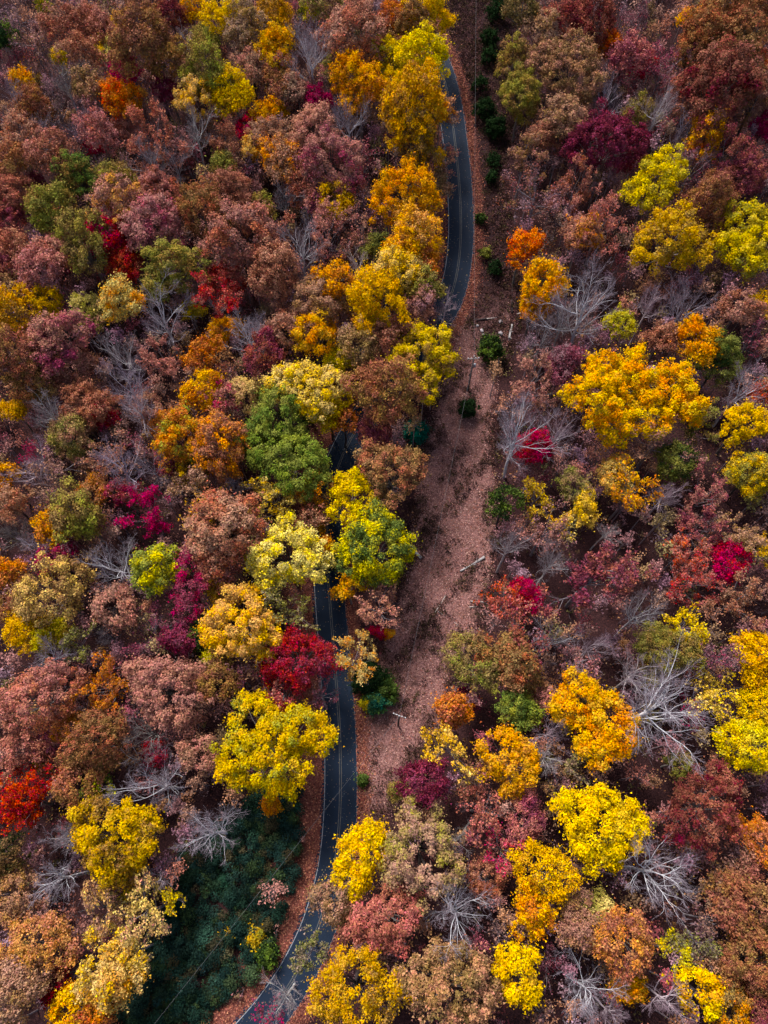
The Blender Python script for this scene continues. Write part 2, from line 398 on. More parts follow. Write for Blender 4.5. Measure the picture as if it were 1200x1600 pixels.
def leafy(style, R, Hc, rng, blobs=None):
    rz = R * rng.uniform(0.85, 1.12)
    if blobs: b = blobs
    else:
        # a lopsided group of boughs rather than one dome
        nb = int(rng.integers(3, 7)); a0 = rng.uniform(0, 6.28); b = [(rng.normal(0, 0.1) * R, rng.normal(0, 0.1) * R, 0.05 * R, R * rng.uniform(0.58, 0.74), rz * rng.uniform(0.8, 1.0))]
        for q in range(nb):
            a = a0 + 6.283 * q / nb + rng.normal(0, 0.35); br = R * rng.uniform(0.3, 0.56); rad_ = R * rng.uniform(0.86, 1.12) - br
            b.append((rad_ * math.cos(a), rad_ * math.sin(a), rng.uniform(-0.55, 0.22) * R, br, br * rng.uniform(0.75, 1.15)))
    P, Nn, lb, LC = crown(b, style, rng, Hc)
    P = P + np.array([0, 0, Hc]); LC = LC + np.array([0, 0, Hc])
    low = P[:, 2] > 1.5; P, Nn, lb = P[low], Nn[low], lb[low]
    size = {'o': 0.30, 'f': 0.265, 'e': 0.25}[style]
    cm = leaf_mesh('crown', P, Nn, lb, size, rng)
    fork = np.array([rng.normal(0, 0.2), rng.normal(0, 0.2), Hc - 0.75 * rz])
    polys = [(bend((0, 0, -0.4), fork, rng, 5, 0.05), np.linspace(0.045 * R + 0.10, 0.03 * R + 0.06, 5), 0)]
    idx = rng.choice(len(LC), min(len(LC), 7 + int(R * 2)), replace=False)
    for j in idx:
        s = fork + np.array([0, 0, rng.uniform(-0.5, 0.5)])
        polys.append((bend(s, LC[j], rng, 5), np.linspace(0.016 * R + 0.035, 0.022, 5), 1))
    V, Q = tubes(polys)
    return mesh_from('trunk', V, Q, smooth=True), cm

def skeleton(R, Hc, rng, fork_z=0.6, counts=(6, 6, 5), nl=None):
    """trunk, limbs, branches, twigs: every level grown as one batch"""
    polys, tips = [], []
    top = np.array([rng.normal(0, 0.25), rng.normal(0, 0.25), Hc - fork_z * R]); tr = 0.024 * R + 0.07
    polys.append((bend((0, 0, -0.4), top, rng, 6, 0.05), np.linspace(tr * 1.25, tr * 0.8, 6), 0))
    nl = nl or int(rng.integers(9, 13))
    a = 2 * math.pi * np.arange(nl) / nl + rng.normal(0, 0.3, nl); el = rng.uniform(0.38, 1.25, nl); el[0] = 1.45
    D = np.stack([np.cos(a) * np.cos(el), np.sin(a) * np.cos(el), np.sin(el)], 1)
    P0 = top - np.array([0, 0, 1.0]) * (rng.uniform(0, 1.0, nl) ** 1.4 * 0.95 * R * (np.arange(nl) > 0))[:, None]
    L = R * rng.uniform(0.72, 1.05, nl); r0 = tr * rng.uniform(0.28, 0.46, nl); r1 = np.full(nl, 0.03)
    for lv in range(4):
        k = (7, 5, 4, 3)[lv]; m = len(P0); pts = [P0]; dd = D
        for _ in range(k - 1):
            dd = unit(dd + rng.normal(0, (0.13, 0.17, 0.2, 0.2)[lv], (m, 3)) + np.array([0, 0, 0.07])); pts.append(pts[-1] + dd * (L / (k - 1))[:, None])
        pts = np.stack(pts, 1); rad = r0[:, None] + (r1 - r0)[:, None] * np.linspace(0, 1, k)[None]
        polys.append((pts, rad, lv))
        if lv >= 2: tips.append(pts.reshape(-1, 3))
        if lv == 3: break
        c = counts[lv]; I = np.repeat(np.arange(m), c); f = rng.uniform(0.18, 1.0, len(I)); f[::c] = 1.0; tipc = np.where(np.arange(len(I)) % c == 0, 0.4, 1.0)
        x = f * (k - 1); i0 = np.minimum(x.astype(int), k - 2); seg = pts[I, i0 + 1] - pts[I, i0]
        P0 = pts[I, i0] + seg * (x - i0)[:, None]; sd_ = unit(seg)
        ang = rng.uniform(0.3, 0.9, len(I)) * tipc; ax = unit(np.cross(sd_, rng.normal(size=sd_.shape)))
        D = unit(sd_ * np.cos(ang)[:, None] + ax * np.sin(ang)[:, None] + np.array([0, 0, 0.12]))
        rr = r0[I] + (r1 - r0)[I] * f
        L = L[I] * rng.uniform(0.4, 0.66, len(I)) * (1.2 - 0.45 * f); r0 = np.maximum(rr * 0.58, 0.011); r1 = np.maximum(rr * 0.28, 0.008)
    return polys, tips

def split_mesh(polys):
    V, Q = tubes(polys[:1], (8,)); tm = mesh_from('trunk', V, Q, smooth=True)
    V, Q = tubes(polys[1:3], (5, 4)); bm = mesh_from('branches', V, Q, smooth=True)
    V, Q = tubes(polys[3:], (3, 3, 3, 3)); wm = mesh_from('twigs', V, Q, smooth=True)
    return tm, bm, wm

def bare(R, Hc, rng):
    return split_mesh(skeleton(R, Hc, rng, counts=(6, 6, 5))[0])

def thin(R, Hc, rng, nleaf, scatter, lumps=0.5):
    polys, tips = skeleton(R, Hc, rng, counts=(4, 5, 4))
    tm, bm, wm = split_mesh(polys)
    T = np.concatenate(tips); hub = T[rng.choice(len(T), max(4, int(len(T) * lumps / 8)))]
    P = T[rng.choice(len(T), nleaf * 2)] + rng.normal(0, scatter, (nleaf * 2, 3))
    d = np.min(np.linalg.norm(P[:, None] - hub[None], axis=2), 1); P = P[np.argsort(d)[:nleaf]]
    j = np.argmin(np.linalg.norm(P[:, None] - hub[None], axis=2), 1); hv = rng.random(len(hub))
    cm = leaf_mesh('crown', P, unit(rng.normal(size=P.shape) + np.array([0, 0, 0.6])), np.clip(hv[j] + rng.normal(0, 0.1, len(P)), 0, 1), 0.28, rng)
    return tm, bm, wm, cm

VARIANTS = {}
def variant(kind, cls, i):
    key = (kind, cls, i)
    if key not in VARIANTS:
        rng = np.random.default_rng(abs(hash((ord(kind), ord(cls), i))) % 2 ** 31)
        R, Hc = CLASSES[cls]
        if kind in 'of': VARIANTS[key] = leafy(kind, R, Hc, rng)
        elif kind == 'b': VARIANTS[key] = bare(R, Hc, rng)
        elif kind == 's': VARIANTS[key] = thin(R, Hc, rng, int(120 * R * R), 0.46, 0.9)
        elif kind == 't': VARIANTS[key] = thin(R, Hc, rng, int(52 * R * R), 0.5, 0.9)
    return VARIANTS[key]

PAL = {  # leaf pigments, sRGB
 'Y': (250,197,34), 'YG': (226,204,54), 'YO': (246,182,44), 'O': (228,144,60), 'OR': (214,88,48), 'R': (186,42,46), 'C': (182,38,90), 'M': (106,40,56),
 'PK': (198,134,120), 'RB': (172,108,86), 'BR': (184,138,114), 'OB': (152,120,76), 'G': (102,122,56), 'OG': (146,144,66), 'DG': (38,56,32), 'T': (30,98,82),
 'LB': (244,208,122), 'PE': (230,168,92), 'PU': (146,72,90), 'MV': (148,112,116), 'GY': (150,130,120)}
WORD = {'Y': 'yellow', 'YG': 'lime yellow', 'YO': 'golden', 'O': 'orange', 'OR': 'red orange', 'R': 'red', 'C': 'magenta red', 'M': 'dark maroon', 'PK': 'salmon pink',
 'RB': 'rust brown', 'BR': 'tan brown', 'OB': 'olive brown', 'G': 'green', 'OG': 'olive green', 'DG': 'dark green', 'T': 'teal green', 'LB': 'pale yellow', 'PE': 'peach', 'PU': 'wine red',
 'MV': 'mauve', 'GY': 'grey'}
# photo x, y, crown radius in photo pixels, habit (o lobed, f fine leaved, s sparse, t twiggy, b bare), main/second pigment, then optional outline lobes and label | short name
TREES = '''
70 8 12 f YG/G
15 22 30 t MV/GY
12 66 20 f DG/G
42 52 30 t BR/MV
92 88 12 f YG/Y
100 32 30 f RB/BR
150 45 32 f RB/PK
130 84 28 f RB/BR
225 55 52 o RB/OB | broad rust brown crown with golden left rim near the top left | broad rust crown with golden rim
165 76 22 f LB/YO
186 50 14 f YO/Y
193 112 27 f C/M | magenta tree under the golden rim of the broad rust crown, top left | magenta tree at top left
190 152 30 f O/OR | bright orange and red tree right below the magenta tree, top left | orange and red tree at top left
95 115 28 b GY
38 132 17 f YO/O
60 128 10 f LB/O
80 150 28 t GY/MV
25 168 34 b GY
50 168 26 f RB/OB
140 132 26 f OB/BR
145 166 28 t PK/MV
125 190 26 b GY
268 24 22 f M/RB
286 66 22 b GY
300 14 18 f YO/O
335 26 24 f Y/YO
365 15 22 f Y/YG
320 64 20 f OG/OB
385 52 34 o BR/OB
392 102 28 f BR/PK
268 146 22 f PU/M
312 156 34 o LB/YO | pale straw yellow lobed crown, left of a golden one, upper left | pale straw crown at upper left
365 150 28 f YO/Y
325 112 40 f OB/OG
388 198 22 f C/R
400 232 22 f LB/O
30 206 30 f BR/RB
75 206 36 b GY
20 252 32 f RB/OB
82 242 32 f RB/BR
155 208 30 f PK/RB
150 232 14 f R/C
230 208 44 s RB/PK
200 198 22 f PK/RB
282 212 26 t PK/MV
235 248 30 b GY
276 254 24 b GY
302 196 32 b GY
345 230 36 s RB/BR
352 262 20 f OG/OB
312 284 24 t BR/LB
125 275 38 o G/OB | solid green crown among brown ones, left side, upper third | green crown in the upper left
178 276 27 f OB/OG
85 326 32 f OG/OB
25 300 34 o RB/PK
52 288 16 f PU/M
180 322 42 o PK/PE | salmon orange lobed crown beside a mauve pink one, upper left | salmon orange crown at upper left
240 295 34 o PK/RB
245 356 46 o PK/PU | mauve pink lobed crown just right of a red tree, upper left | mauve pink crown at upper left
165 364 32 f C/R | crimson tree half hidden between olive and mauve pink crowns, left | crimson tree at upper left
135 390 44 o OB/OG
190 392 22 f R/RB
320 332 42 f OB/RB
365 300 34 f RB/BR
374 370 50 o PK/RB | large dusty pink crown left of a white bare tree | large dusty pink crown
15 346 24 f PU/RB
20 382 32 f RB/BR
75 392 30 o PK/RB
92 348 26 f RB/OB
268 412 46 o OG/OB | mottled green and olive crown left of the reddish sparse tree | mottled green and olive crown
380 268 20 t M/MV
425 20 34 f YO/OB
490 15 18 f YG/G
430 52 22 f YO/OB
433 84 28 f YO/O
437 112 28 f RB/OB
485 78 42 b GY | blue grey bare tree with a wide fan of twigs, top centre left | blue grey bare fan at top
478 118 24 t BR/MV
555 48 46 o BR/RB | large tan brown crown near the top centre, left of yellow trees | large tan crown at top centre
510 10 28 f BR/OG
618 26 24 f RB/O
642 46 34 f OB/RB
668 16 36 o Y/YO | yellow tree cut by the top edge beside the road clearing | yellow tree at the top edge
602 88 32 f Y/OG
530 102 22 f OG/OB
562 132 40 f O/YO | dull orange tree left of the yellow roadside trees, top centre | dull orange tree at top centre
666 98 42 o Y/YG | brightest yellow roadside crown where the road vanishes at the top | bright yellow crown at the road top
648 166 54 f YO/OB | dull gold fine leaved crown on the left roadside, upper part | dull gold roadside crown
652 214 42 f OB/YO
688 176 26 f BR/O
690 232 28 s BR/PK
618 132 22 f YO/Y
497 156 24 f C/PU
455 146 24 f BR/PK
433 166 17 f O/YO
410 182 20 f YO/O
428 216 34 o BR/RB
492 206 40 o BR/PK | tan lobed crown directly above the pinkish wine crown | tan lobed crown
545 188 38 b GY
556 242 30 t MV/M
515 262 44 o PK/PU | pinkish wine red crown below a tan crown, upper centre left | pinkish wine crown
480 290 27 f PK/RB
492 312 20 f PU/PK
524 314 28 f YO/OB
440 250 32 f BR/O
442 300 28 b GY
410 322 22 f OB/OG
634 298 52 o YO/O B 0,0,46;-28,22,30;30,18,26 | vivid orange crown on the left roadside beside the long road bend | vivid orange roadside crown
646 366 42 f PE/YO | orange tree right below the vivid orange roadside crown | lower orange roadside tree
684 286 18 f OB/BR
415 350 40 s RB/PK
468 368 42 b GY | white bare tree standing right of the large dusty pink crown | white bare tree right of the dusty pink crown
512 350 42 s PK/BR
560 366 36 t BR/PK
590 388 26 f OG/DG
628 392 30 f O/YO
815 15 30 f OB/DG
805 92 32 o OB/OG
885 26 30 f RB/M
932 20 36 f RB/M
895 96 58 o OB/BR B 0,0,50;-44,-20,28;16,34,36 | large olive brown oak crown right of the top of the clearing | large olive brown oak at top right
842 58 28 o BR/OB
815 150 32 o OG/OB
1000 14 36 t MV/PU
985 55 26 t MV/OB
1078 30 18 f O/YO
1118 30 46 f OB/RB
1155 68 50 f OB/RB
1100 78 36 f OB/RB
1185 20 36 f OB/RB
1120 136 52 o RB/M | deep rust red crown near the top right corner | deep rust crown at top right
1168 112 36 f RB/OR
958 72 22 f OR/O
978 92 28 f PU/PK
1006 95 22 f C/R
1040 92 40 t PU/MV
1030 162 38 b GY
945 150 36 b GY
996 176 22 f OB/OG
880 196 30 o BR/OB
850 212 26 f RB/BR
950 214 58 o M/PU B 0,0,52;-34,14,34;34,10,34 | wide dark maroon dome in the upper right | dark maroon dome
1182 150 36 f BR/OB
1196 196 22 f C/M
1066 196 26 b GY
1105 208 30 f O/YO
1086 236 22 f PK/OR
1150 236 42 s RB/PU
1162 272 36 f PU/RB
1085 262 30 t MV/M
1026 276 50 o YG/Y B 0,10,38;14,-26,30;-22,24,28 | lone lime yellow teardrop crown in the upper right | lime yellow teardrop crown
820 242 36 s BR/OB
840 288 46 t RB/MV
900 292 38 s PK/RB
942 336 44 s PK/RB
906 362 28 o PK/O
1110 320 40 f RB/OB
1050 368 58 o YO/OB B 0,0,48;-30,24,34;32,18,34 | golden brown crown just below the lime yellow teardrop crown | golden brown crown at right
1165 356 54 o Y/OG B 0,-16,42;20,14,36;-24,28,26;6,52,28 | bright yellow ragged crown at the right edge, upper third | bright yellow crown at the right edge
816 384 28 f OR/O B 0,0,22;-10,22,14;18,-8,20 | fiery red orange tree on the clearing's right side | fiery orange tree by the clearing
20 422 26 f PU/RB
65 426 32 f PK/MV
90 414 18 f C/PU
195 414 26 f R/RB
75 474 24 f Y/YO | small pure yellow tree near the left edge, upper third | small yellow tree near the left edge
20 492 34 f YO/OB
25 454 26 f OB/BR
110 460 22 t MV/PU
132 486 24 f LB/OG
192 474 30 f LB/O
160 494 20 f OG/BR
245 480 46 b GY | tall white bare tree leaning left, left of the reddish sparse tree | white leaning bare tree
300 484 17 f YG/OG
334 462 44 s R/PK | reddish pink sparse tree with grey limbs, centre left | reddish sparse tree
352 432 26 f R/PK
388 522 42 b GY | white bare tree with crooked limbs left of the golden orange dome | crooked white bare tree
355 516 24 f O/YO
90 524 50 o PK/PU | dusty red crown near the left edge below the small yellow tree | dusty red crown at left
30 562 46 f RB/OB
50 596 32 f OB/RB
110 572 30 f RB/BR
190 548 40 b GY
192 590 44 b GY
258 562 42 s PK/BR
315 556 30 f O/RB
352 576 28 t RB/PK
322 616 30 f O/YO
346 622 30 f PK/C
386 612 28 o LB/BR
140 626 38 f RB/BR
75 642 36 b GY
118 650 26 f BR/RB
160 648 20 f R/PU
95 652 12 f R/C
110 682 30 f OG/BR
20 642 20 f YO/OB
212 632 36 b GY
230 642 26 f PK/BR
256 662 26 f O/RB
290 684 50 o O/OG B 0,0,44;-20,20,30 | orange and olive crown left of the big green trees | orange and olive crown
336 694 48 o RB/O
300 732 28 f OB/YO
45 722 48 b MV | mauve bare tree with pale limbs at the left edge | mauve bare tree at the left edge
48 704 26 t C/PU
82 732 36 t BR/MV
165 708 46 t BR/RB
186 728 44 b GY
236 726 34 b GY
270 722 22 f PU/RB
8 752 22 f O/YO
20 788 32 f BR/RB
75 776 32 t BR/PK
146 766 26 f O/BR
118 800 36 o OB/OG
190 766 22 f C/PK
228 796 44 s C/C B 0,0,40 | vivid magenta tree with white limbs through it, left side | vivid magenta tree
300 760 36 s BR/OB
322 788 38 s BR/YO
366 760 24 b GY
430 425 44 f RB/BR
482 432 26 b GY
525 436 32 f O/YO
562 408 30 b GY
616 432 42 o LB/Y
592 474 46 f Y/YO | yellow tree left of the lower end of the upper road | yellow tree left of the upper road end
574 490 22 f O/BR
500 474 40 o BR/OB
444 512 30 f BR/RB
655 474 30 f PK/MV
697 478 27 b MV | small pinkish grey bare tree overhanging the road end | pinkish bare tree at the road end
660 442 30 f OB/OG
668 416 22 f O/RB
492 522 42 o YO/O B 0,0,36;-14,8,22;10,-16,24 | golden orange dome in the centre left, above a pale yellow crown | golden orange dome
530 560 24 f Y/YG
560 540 30 f OB/BR
475 600 58 o LB/Y B 0,0,48;-34,-6,30;38,6,32;18,34,28 | large pale yellow crown above the big green trees | large pale yellow crown
514 638 30 f Y/YG
660 552 54 o Y/OB B 6,-8,44;-14,-34,26;28,4,26;-22,10,30;4,44,24;8,72,16 | tall yellow roadside tree right of the hidden road bend | tall yellow tree at the bend
414 552 30 f PU/RB
600 618 54 f RB/OB | soft brown crown covering the road bend at the picture's centre | soft brown crown over the bend
612 522 30 f RB/BR
440 642 46 f OG/G
450 706 66 o OG/G B 0,0,52;-44,-20,32;36,30,34;10,44,34 | biggest olive green crown, left of the short visible road stretch | biggest green crown
396 684 28 f G/OG
612 736 56 o OB/RB B 0,4,48;-24,-20,32;28,-14,30 | olive and rust oak crown between the road and clearing, centre | olive and rust oak at centre
586 672 26 f PU/RB
548 772 40 o Y/YG B 0,-6,34;-8,30,24;18,8,24 | bright yellow tree beside the road, above the green and yellowish oak | bright yellow roadside tree at centre
426 776 42 s LB/Y | cream yellow sparse tree below the biggest green crown | cream sparse tree
850 442 32 f YO/O
836 476 24 f O/YO
930 442 64 b GY | large silver bare tree with dense branches, right of the fiery tree | large silver bare tree
882 494 40 b GY
850 526 36 b GY
1020 466 32 b MV
1076 470 44 b GY
970 502 24 f YG/OG
1036 524 28 f RB/BR
1092 532 34 f YO/O
1126 558 38 o OG/DG
1156 480 32 f BR/RB
1190 476 18 f YO/Y
1182 522 30 t PU/MV
992 602 104 o Y/O B -58,20,50;0,-38,44;-44,-36,34;62,-14,52;-30,54,36;30,30,44;92,22,30 | widest yellow crown of all, several joined domes on the right side | widest yellow crown
830 592 42 s PK/BR
880 572 28 f PU/MV
814 668 58 b GY | white bare tree standing before a red tree on the clearing edge | white bare tree on the clearing edge
834 700 25 f R/C | red tree behind the white bare tree on the clearing edge | red tree on the clearing edge
1166 602 44 b GY
1162 662 38 o Y/YO B 0,0,30;24,-8,22;-18,16,20 | small bright yellow crown at the right edge, mid height | small yellow crown at the right edge
1196 616 20 f OR/RB
880 662 40 b MV
946 706 40 t PK/BR
1030 684 50 t PK/BR
1092 664 40 s OB/OG
1052 722 30 f OG/DG
1176 738 40 f OG/YO
988 760 38 s O/YO
960 744 28 f LB/O
840 776 30 s YO/OB
1102 768 40 s PK/PU
1040 772 28 b MV
900 762 26 f OG/BR
910 796 26 f YO/LB
880 722 28 t PK/MV
790 786 24 f DG/G
20 830 40 b GY
56 852 30 b GY
80 828 24 f O/YO
180 880 46 b GY | white bare tree left of the small green and gold oak | white bare tree at left centre
85 872 28 f PU/C
248 884 34 o OG/YG | small green and gold oak left of the wine red tree | small green and gold oak
295 916 44 f PU/C B 0,0,32;-4,-34,24;-2,36,24 | tall wine red tree left of the orange gold dome | tall wine red tree
78 922 64 o OB/LB B 0,0,54;-34,16,28;22,-28,34 | large cream and olive oak near the left edge | large cream and olive oak
15 902 24 f O/RB
20 948 28 f RB/OB
40 984 30 f YO/Y
78 992 28 f YG/OB
70 1026 36 b GY
122 1006 32 s OG/GY
175 946 34 f BR/PK
165 990 30 b C
235 986 44 t PU/MV
346 826 56 o BR/RB | brown crown left of the two pale yellow trees | brown crown at left centre
340 884 32 f PK/RB
340 908 20 f YO/OB
376 976 68 o PE/YO B 0,0,56;-34,4,34;36,18,36;0,-34,36 | large orange gold dome left of the road and the red tree | large orange gold dome
335 1022 20 f YG/OG
318 988 22 f DG/G
62 1092 66 o PK/RB B 0,0,54;-30,20,40;28,-18,38 | large dusty pink oak at the left edge | large dusty pink oak at the left edge
156 1070 46 s O/RB
262 1074 66 o PK/BR B 0,0,52;-34,-24,34;20,36,40;-24,24,34 | large rosy tan crown left of the yellow spreading tree | large rosy tan crown
280 992 26 f PU/M
110 1138 28 f O/RB
150 1162 52 f OB/RB
230 1142 44 b GY
212 1182 32 b GY
30 1164 36 f RB/PK
80 1172 24 f PU/RB
70 1192 16 f YG/G
242 1176 20 f R/PU
342 1064 32 f RB/OB
372 1052 34 t PU/MV
312 1182 32 f BR/PK
448 868 64 o LB/Y B 0,-4,52;34,22,34;-32,6,36;44,-14,28 | large cream yellow crown overhanging the road's left side | large cream yellow roadside crown
440 942 40 s OG/GY | pale grey green sparse tree below the large cream yellow crown | pale grey green sparse tree
498 850 20 f O/YO
586 848 66 o G/YG B 0,0,54;-30,18,34;30,8,34;8,38,34;2,-36,32 | green oak with yellowish leaf clusters between road and clearing | green and yellowish oak
522 872 18 f G/DG
546 916 26 f YO/O B 0,0,22;-14,10,12;20,-10,14 | golden orange small tree at the foot of the green and yellowish oak | golden orange tree below the oak
592 946 36 s PK/BR
548 1030 42 s LB/O | broken bare tree with cream leaves leaning over the road | leaning cream leaved tree
592 986 12 f C/R
606 990 10 f YO/O
466 1030 58 f R/PU B 0,0,44;-36,10,30;32,-4,30;-14,-20,30 | brilliant red tree overhanging the road's left side | brilliant red tree
442 1080 36 s R/PK
504 1092 24 t PU/MV
424 1164 96 o Y/OG B -26,-50,46;34,-28,44;66,-22,34;-44,24,52;4,36,50;-4,-4,50 | large yellow spreading tree on the left side of the lower road | yellow spreading tree
738 1034 48 f OB/OG B 0,0,40;-20,-18,28;22,16,30 | dark olive tree at the lower right of the clearing | dark olive tree
792 1030 40 f OB/RB
706 1112 26 f O/RB
726 1096 18 f M/PU
696 1172 40 s YO/LB | sparse golden tree at the lower end of the clearing | sparse golden tree at the clearing end
792 1182 54 o YO/PE B -8,-14,38;10,20,38;26,40,24 | gold and orange tree right of the sparse golden tree | gold and orange tree
810 1108 30 o G/OG
796 850 36 b GY
790 938 32 s OR/PK
820 930 26 f C/R | bright crimson small tree right of the logs in the clearing | small crimson tree
886 816 24 s LB/YO
850 828 46 t PK/MV
860 880 34 b GY
930 892 72 s PU/RB B 0,0,60;-36,26,40;44,-10,40 | large hazy wine red crown on the right side | hazy wine red crown
945 828 20 b GY
1000 962 38 b GY
1070 858 40 s PK/OR
1086 900 42 s PK/R
1136 880 30 f C/R
1096 818 40 s PU/PK
1165 830 46 s BR/OB
1194 862 26 s YO/Y
1160 936 46 s BR/RB
1080 974 38 s Y/YG | sparse yellow tree above a dull olive crown, right side | sparse yellow tree at right
1045 1022 44 f OG/OB | dull soft olive crown above the huge white bare tree | dull olive crown
1190 1020 34 o YO/Y
1188 1062 26 f YO/Y
1190 1104 32 f Y/YO
926 1010 42 b MV
865 1000 34 b GY
902 1034 36 t PK/MV
822 1000 40 s RB/PU
815 1052 30 f OB/RB
930 1120 68 o YO/O B -16,-40,40;-38,-18,30;22,0,42;34,38,34;-2,46,36;10,62,24 | tall golden orange tree left of the huge white bare tree | tall golden orange tree
870 1140 36 b MV
846 1094 20 f PK/BR
850 1184 28 b GY
910 1192 28 s OG/GY
1030 1108 84 b GY | huge white bare tree with branches radiating all round, lower right | huge white bare tree
1002 1050 40 b GY
1116 1082 40 s Y/LB | pale yellow sparse tree right of the huge white bare tree | pale yellow sparse tree at right
1088 1112 32 t M/C
1172 1166 54 f YG/Y B 0,0,46;-30,-14,26 | lime yellow tree at the right edge, lower half | lime yellow tree at the right edge
1060 1192 20 f OG/OB
1130 1030 40 t MV/PU
35 1246 50 s R/OR B 0,0,40 | scarlet tree at the left edge, lower quarter | scarlet tree at the left edge
35 1252 34 f R/OR
120 1216 38 f RB/OB
150 1240 27 f G/YG
180 1302 70 o Y/OB B 0,0,54;-34,-28,34;36,-4,34;-20,28,40;14,34,34 | large yellow crown at the lower left beside the dark thicket | large yellow crown at lower left
190 1362 26 f YO/BR
240 1222 56 b GY | spreading white bare tree above the large yellow crown, lower left | spreading white bare tree
330 1302 52 b GY | white bare tree at the top of the dark green thicket | white bare tree by the thicket
80 1372 44 b GY | grey bare tree with curving twigs left of the yellow crown | grey curved bare tree
102 1312 36 b GY
10 1338 26 f OB/DG
20 1402 36 f BR/OB
62 1432 34 t BR/MV
200 1408 22 s Y/YG
266 1410 24 s YG/Y
248 1372 30 b OR
222 1424 42 s LB/BR
152 1424 42 s BR/LB
58 1472 56 f PE/PK B 0,0,46;28,24,30;-28,10,34 | orange pink crown at the left edge near the bottom | orange pink crown at lower left
172 1520 58 s LB/YO B 0,0,50 | tan gold sparse tree at the thicket's left side | tan gold sparse tree
180 1524 40 f LB/PE
215 1488 36 s LB/BR
82 1538 26 f M/R
20 1552 44 f BR/OB
118 1576 38 f YO/O
155 1594 30 f O/RB
566 1342 52 o Y/YO B 0,0,38;-14,34,30;8,-34,28 | bright yellow tree overhanging the right side of the lower road | yellow tree right of the lower road
654 1330 70 o BR/OG B 0,0,50;0,-50,38;14,44,40;-22,12,40;42,26,34 | tall green and orange oak beside the lower yellow tree | green and orange oak
516 1416 34 o OB/BR | small olive crown touching the road edge at the lower bend | small olive crown on the road edge
602 1432 58 o RB/PK B 6,0,46;-34,10,28;22,-10,36 | rust red oak below the green and orange oak | rust red oak
720 1432 60 b GY | large grey bare tree right of the rust red oak | large grey bare tree
715 1312 32 b GY
664 1224 36 f M/PU
622 1236 15 f OG/OB
750 1262 40 s RB/PK
786 1328 36 s PK/C
762 1372 30 f RB/BR
486 1490 34 s OG/GY | pale green sparse tree leaning over the lower road bend | pale green tree over the bend
446 1562 36 b GY
420 1592 26 t PU/C
556 1545 76 f YO/OB B 0,0,58;-44,16,36;42,10,40;0,-30,40 | large golden tree at the bottom centre | large golden tree at the bottom
702 1545 80 o OB/BR B 0,0,60;-40,-16,40;36,14,44;24,-34,36 | large olive brown oak at the bottom right of the golden tree | large olive oak at the bottom
780 1452 22 t MV/BR
810 1522 46 o YO/Y B 0,0,38;-10,-24,26;6,26,28 | golden tree near the bottom, right of the large olive oak | golden tree right of the olive oak
876 1214 32 t OB/BR
942 1292 72 o Y/YO B 0,0,52;-40,-26,36;38,0,38;0,36,38;0,-40,30 | dense bright yellow crown at the lower right | dense yellow crown at lower right
1106 1264 70 f RB/M B 0,0,58;-20,20,46;14,-36,40 | large dark rust crown at the lower right | large dark rust crown
1034 1364 68 b GY | white bare tree right below the dense yellow crown | white bare tree below the yellow crown
850 1366 58 f YO/Y B 0,-4,46;34,10,30;-20,-16,32 | golden fine leaved tree left of the dense yellow crown | golden fine leaved tree
828 1424 38 f O/YO | orange gold tree directly below the golden fine leaved tree | orange gold tree
820 1276 32 f PU/PK
1186 1310 34 f O/PK
978 1464 60 f RB/PE B 0,0,46;6,30,40;-26,6,34 | orange and rust crown near the bottom right | orange and rust crown
906 1442 36 f BR/OB
930 1424 27 f LB/OG
985 1546 24 f YO/O
1056 1492 32 s YG/Y
1096 1552 40 o YO/Y B 0,0,32;12,18,24;-12,-14,24 | oval golden tree in the bottom right corner area | oval golden tree at bottom right
924 1550 58 b GY | white bare tree at the bottom, right of the golden tree | white bare tree at the bottom
1046 1562 40 b MV
1176 1420 46 f RB/OB
1180 1502 50 f RB/OB
1162 1452 20 f OG/YO
1140 1562 34 f OB/O
1190 1566 36 f RB/PU
1100 1482 40 t OG/GY
1112 1440 36 t BR/MV
1122 1392 34 s BR/OB
860 1502 32 t M/MV
850 1582 26 t MV/BR
962 1582 26 b MV
1172 1350 24 f RB/BR
497 762 30 f OB/O
486 802 24 f RB/BR
500 812 18 f YO/OB
535 655 22 f O/RB
424 1258 15 f O/YO
'''


def pigment(k, rng=None, amt=0.07):
    c = lin(PAL[k]); c = c * 0.94 + 0.06 * c.mean()
    if rng is not None: c = c * np.exp(rng.normal(0, amt, 3) * 0.6 + rng.normal(0, amt))
    return np.clip(c, 0.004, 0.85)

rows = []
for line in TREES.strip().splitlines():
    parts = [s.strip() for s in line.split('|')]
    f = parts[0].split(); d = dict(x=float(f[0]), y=float(f[1]), r=float(f[2]), k=f[3], c=f[4].split('/'), blobs=None, label=None, short=None)
    if len(f) > 5 and f[5] == 'B': d['blobs'] = [tuple(float(q) for q in b.split(',')) for b in f[6].split(';')]
    if len(parts) > 1: d['label'] = parts[1]; d['short'] = parts[2]
    rows.append(d)

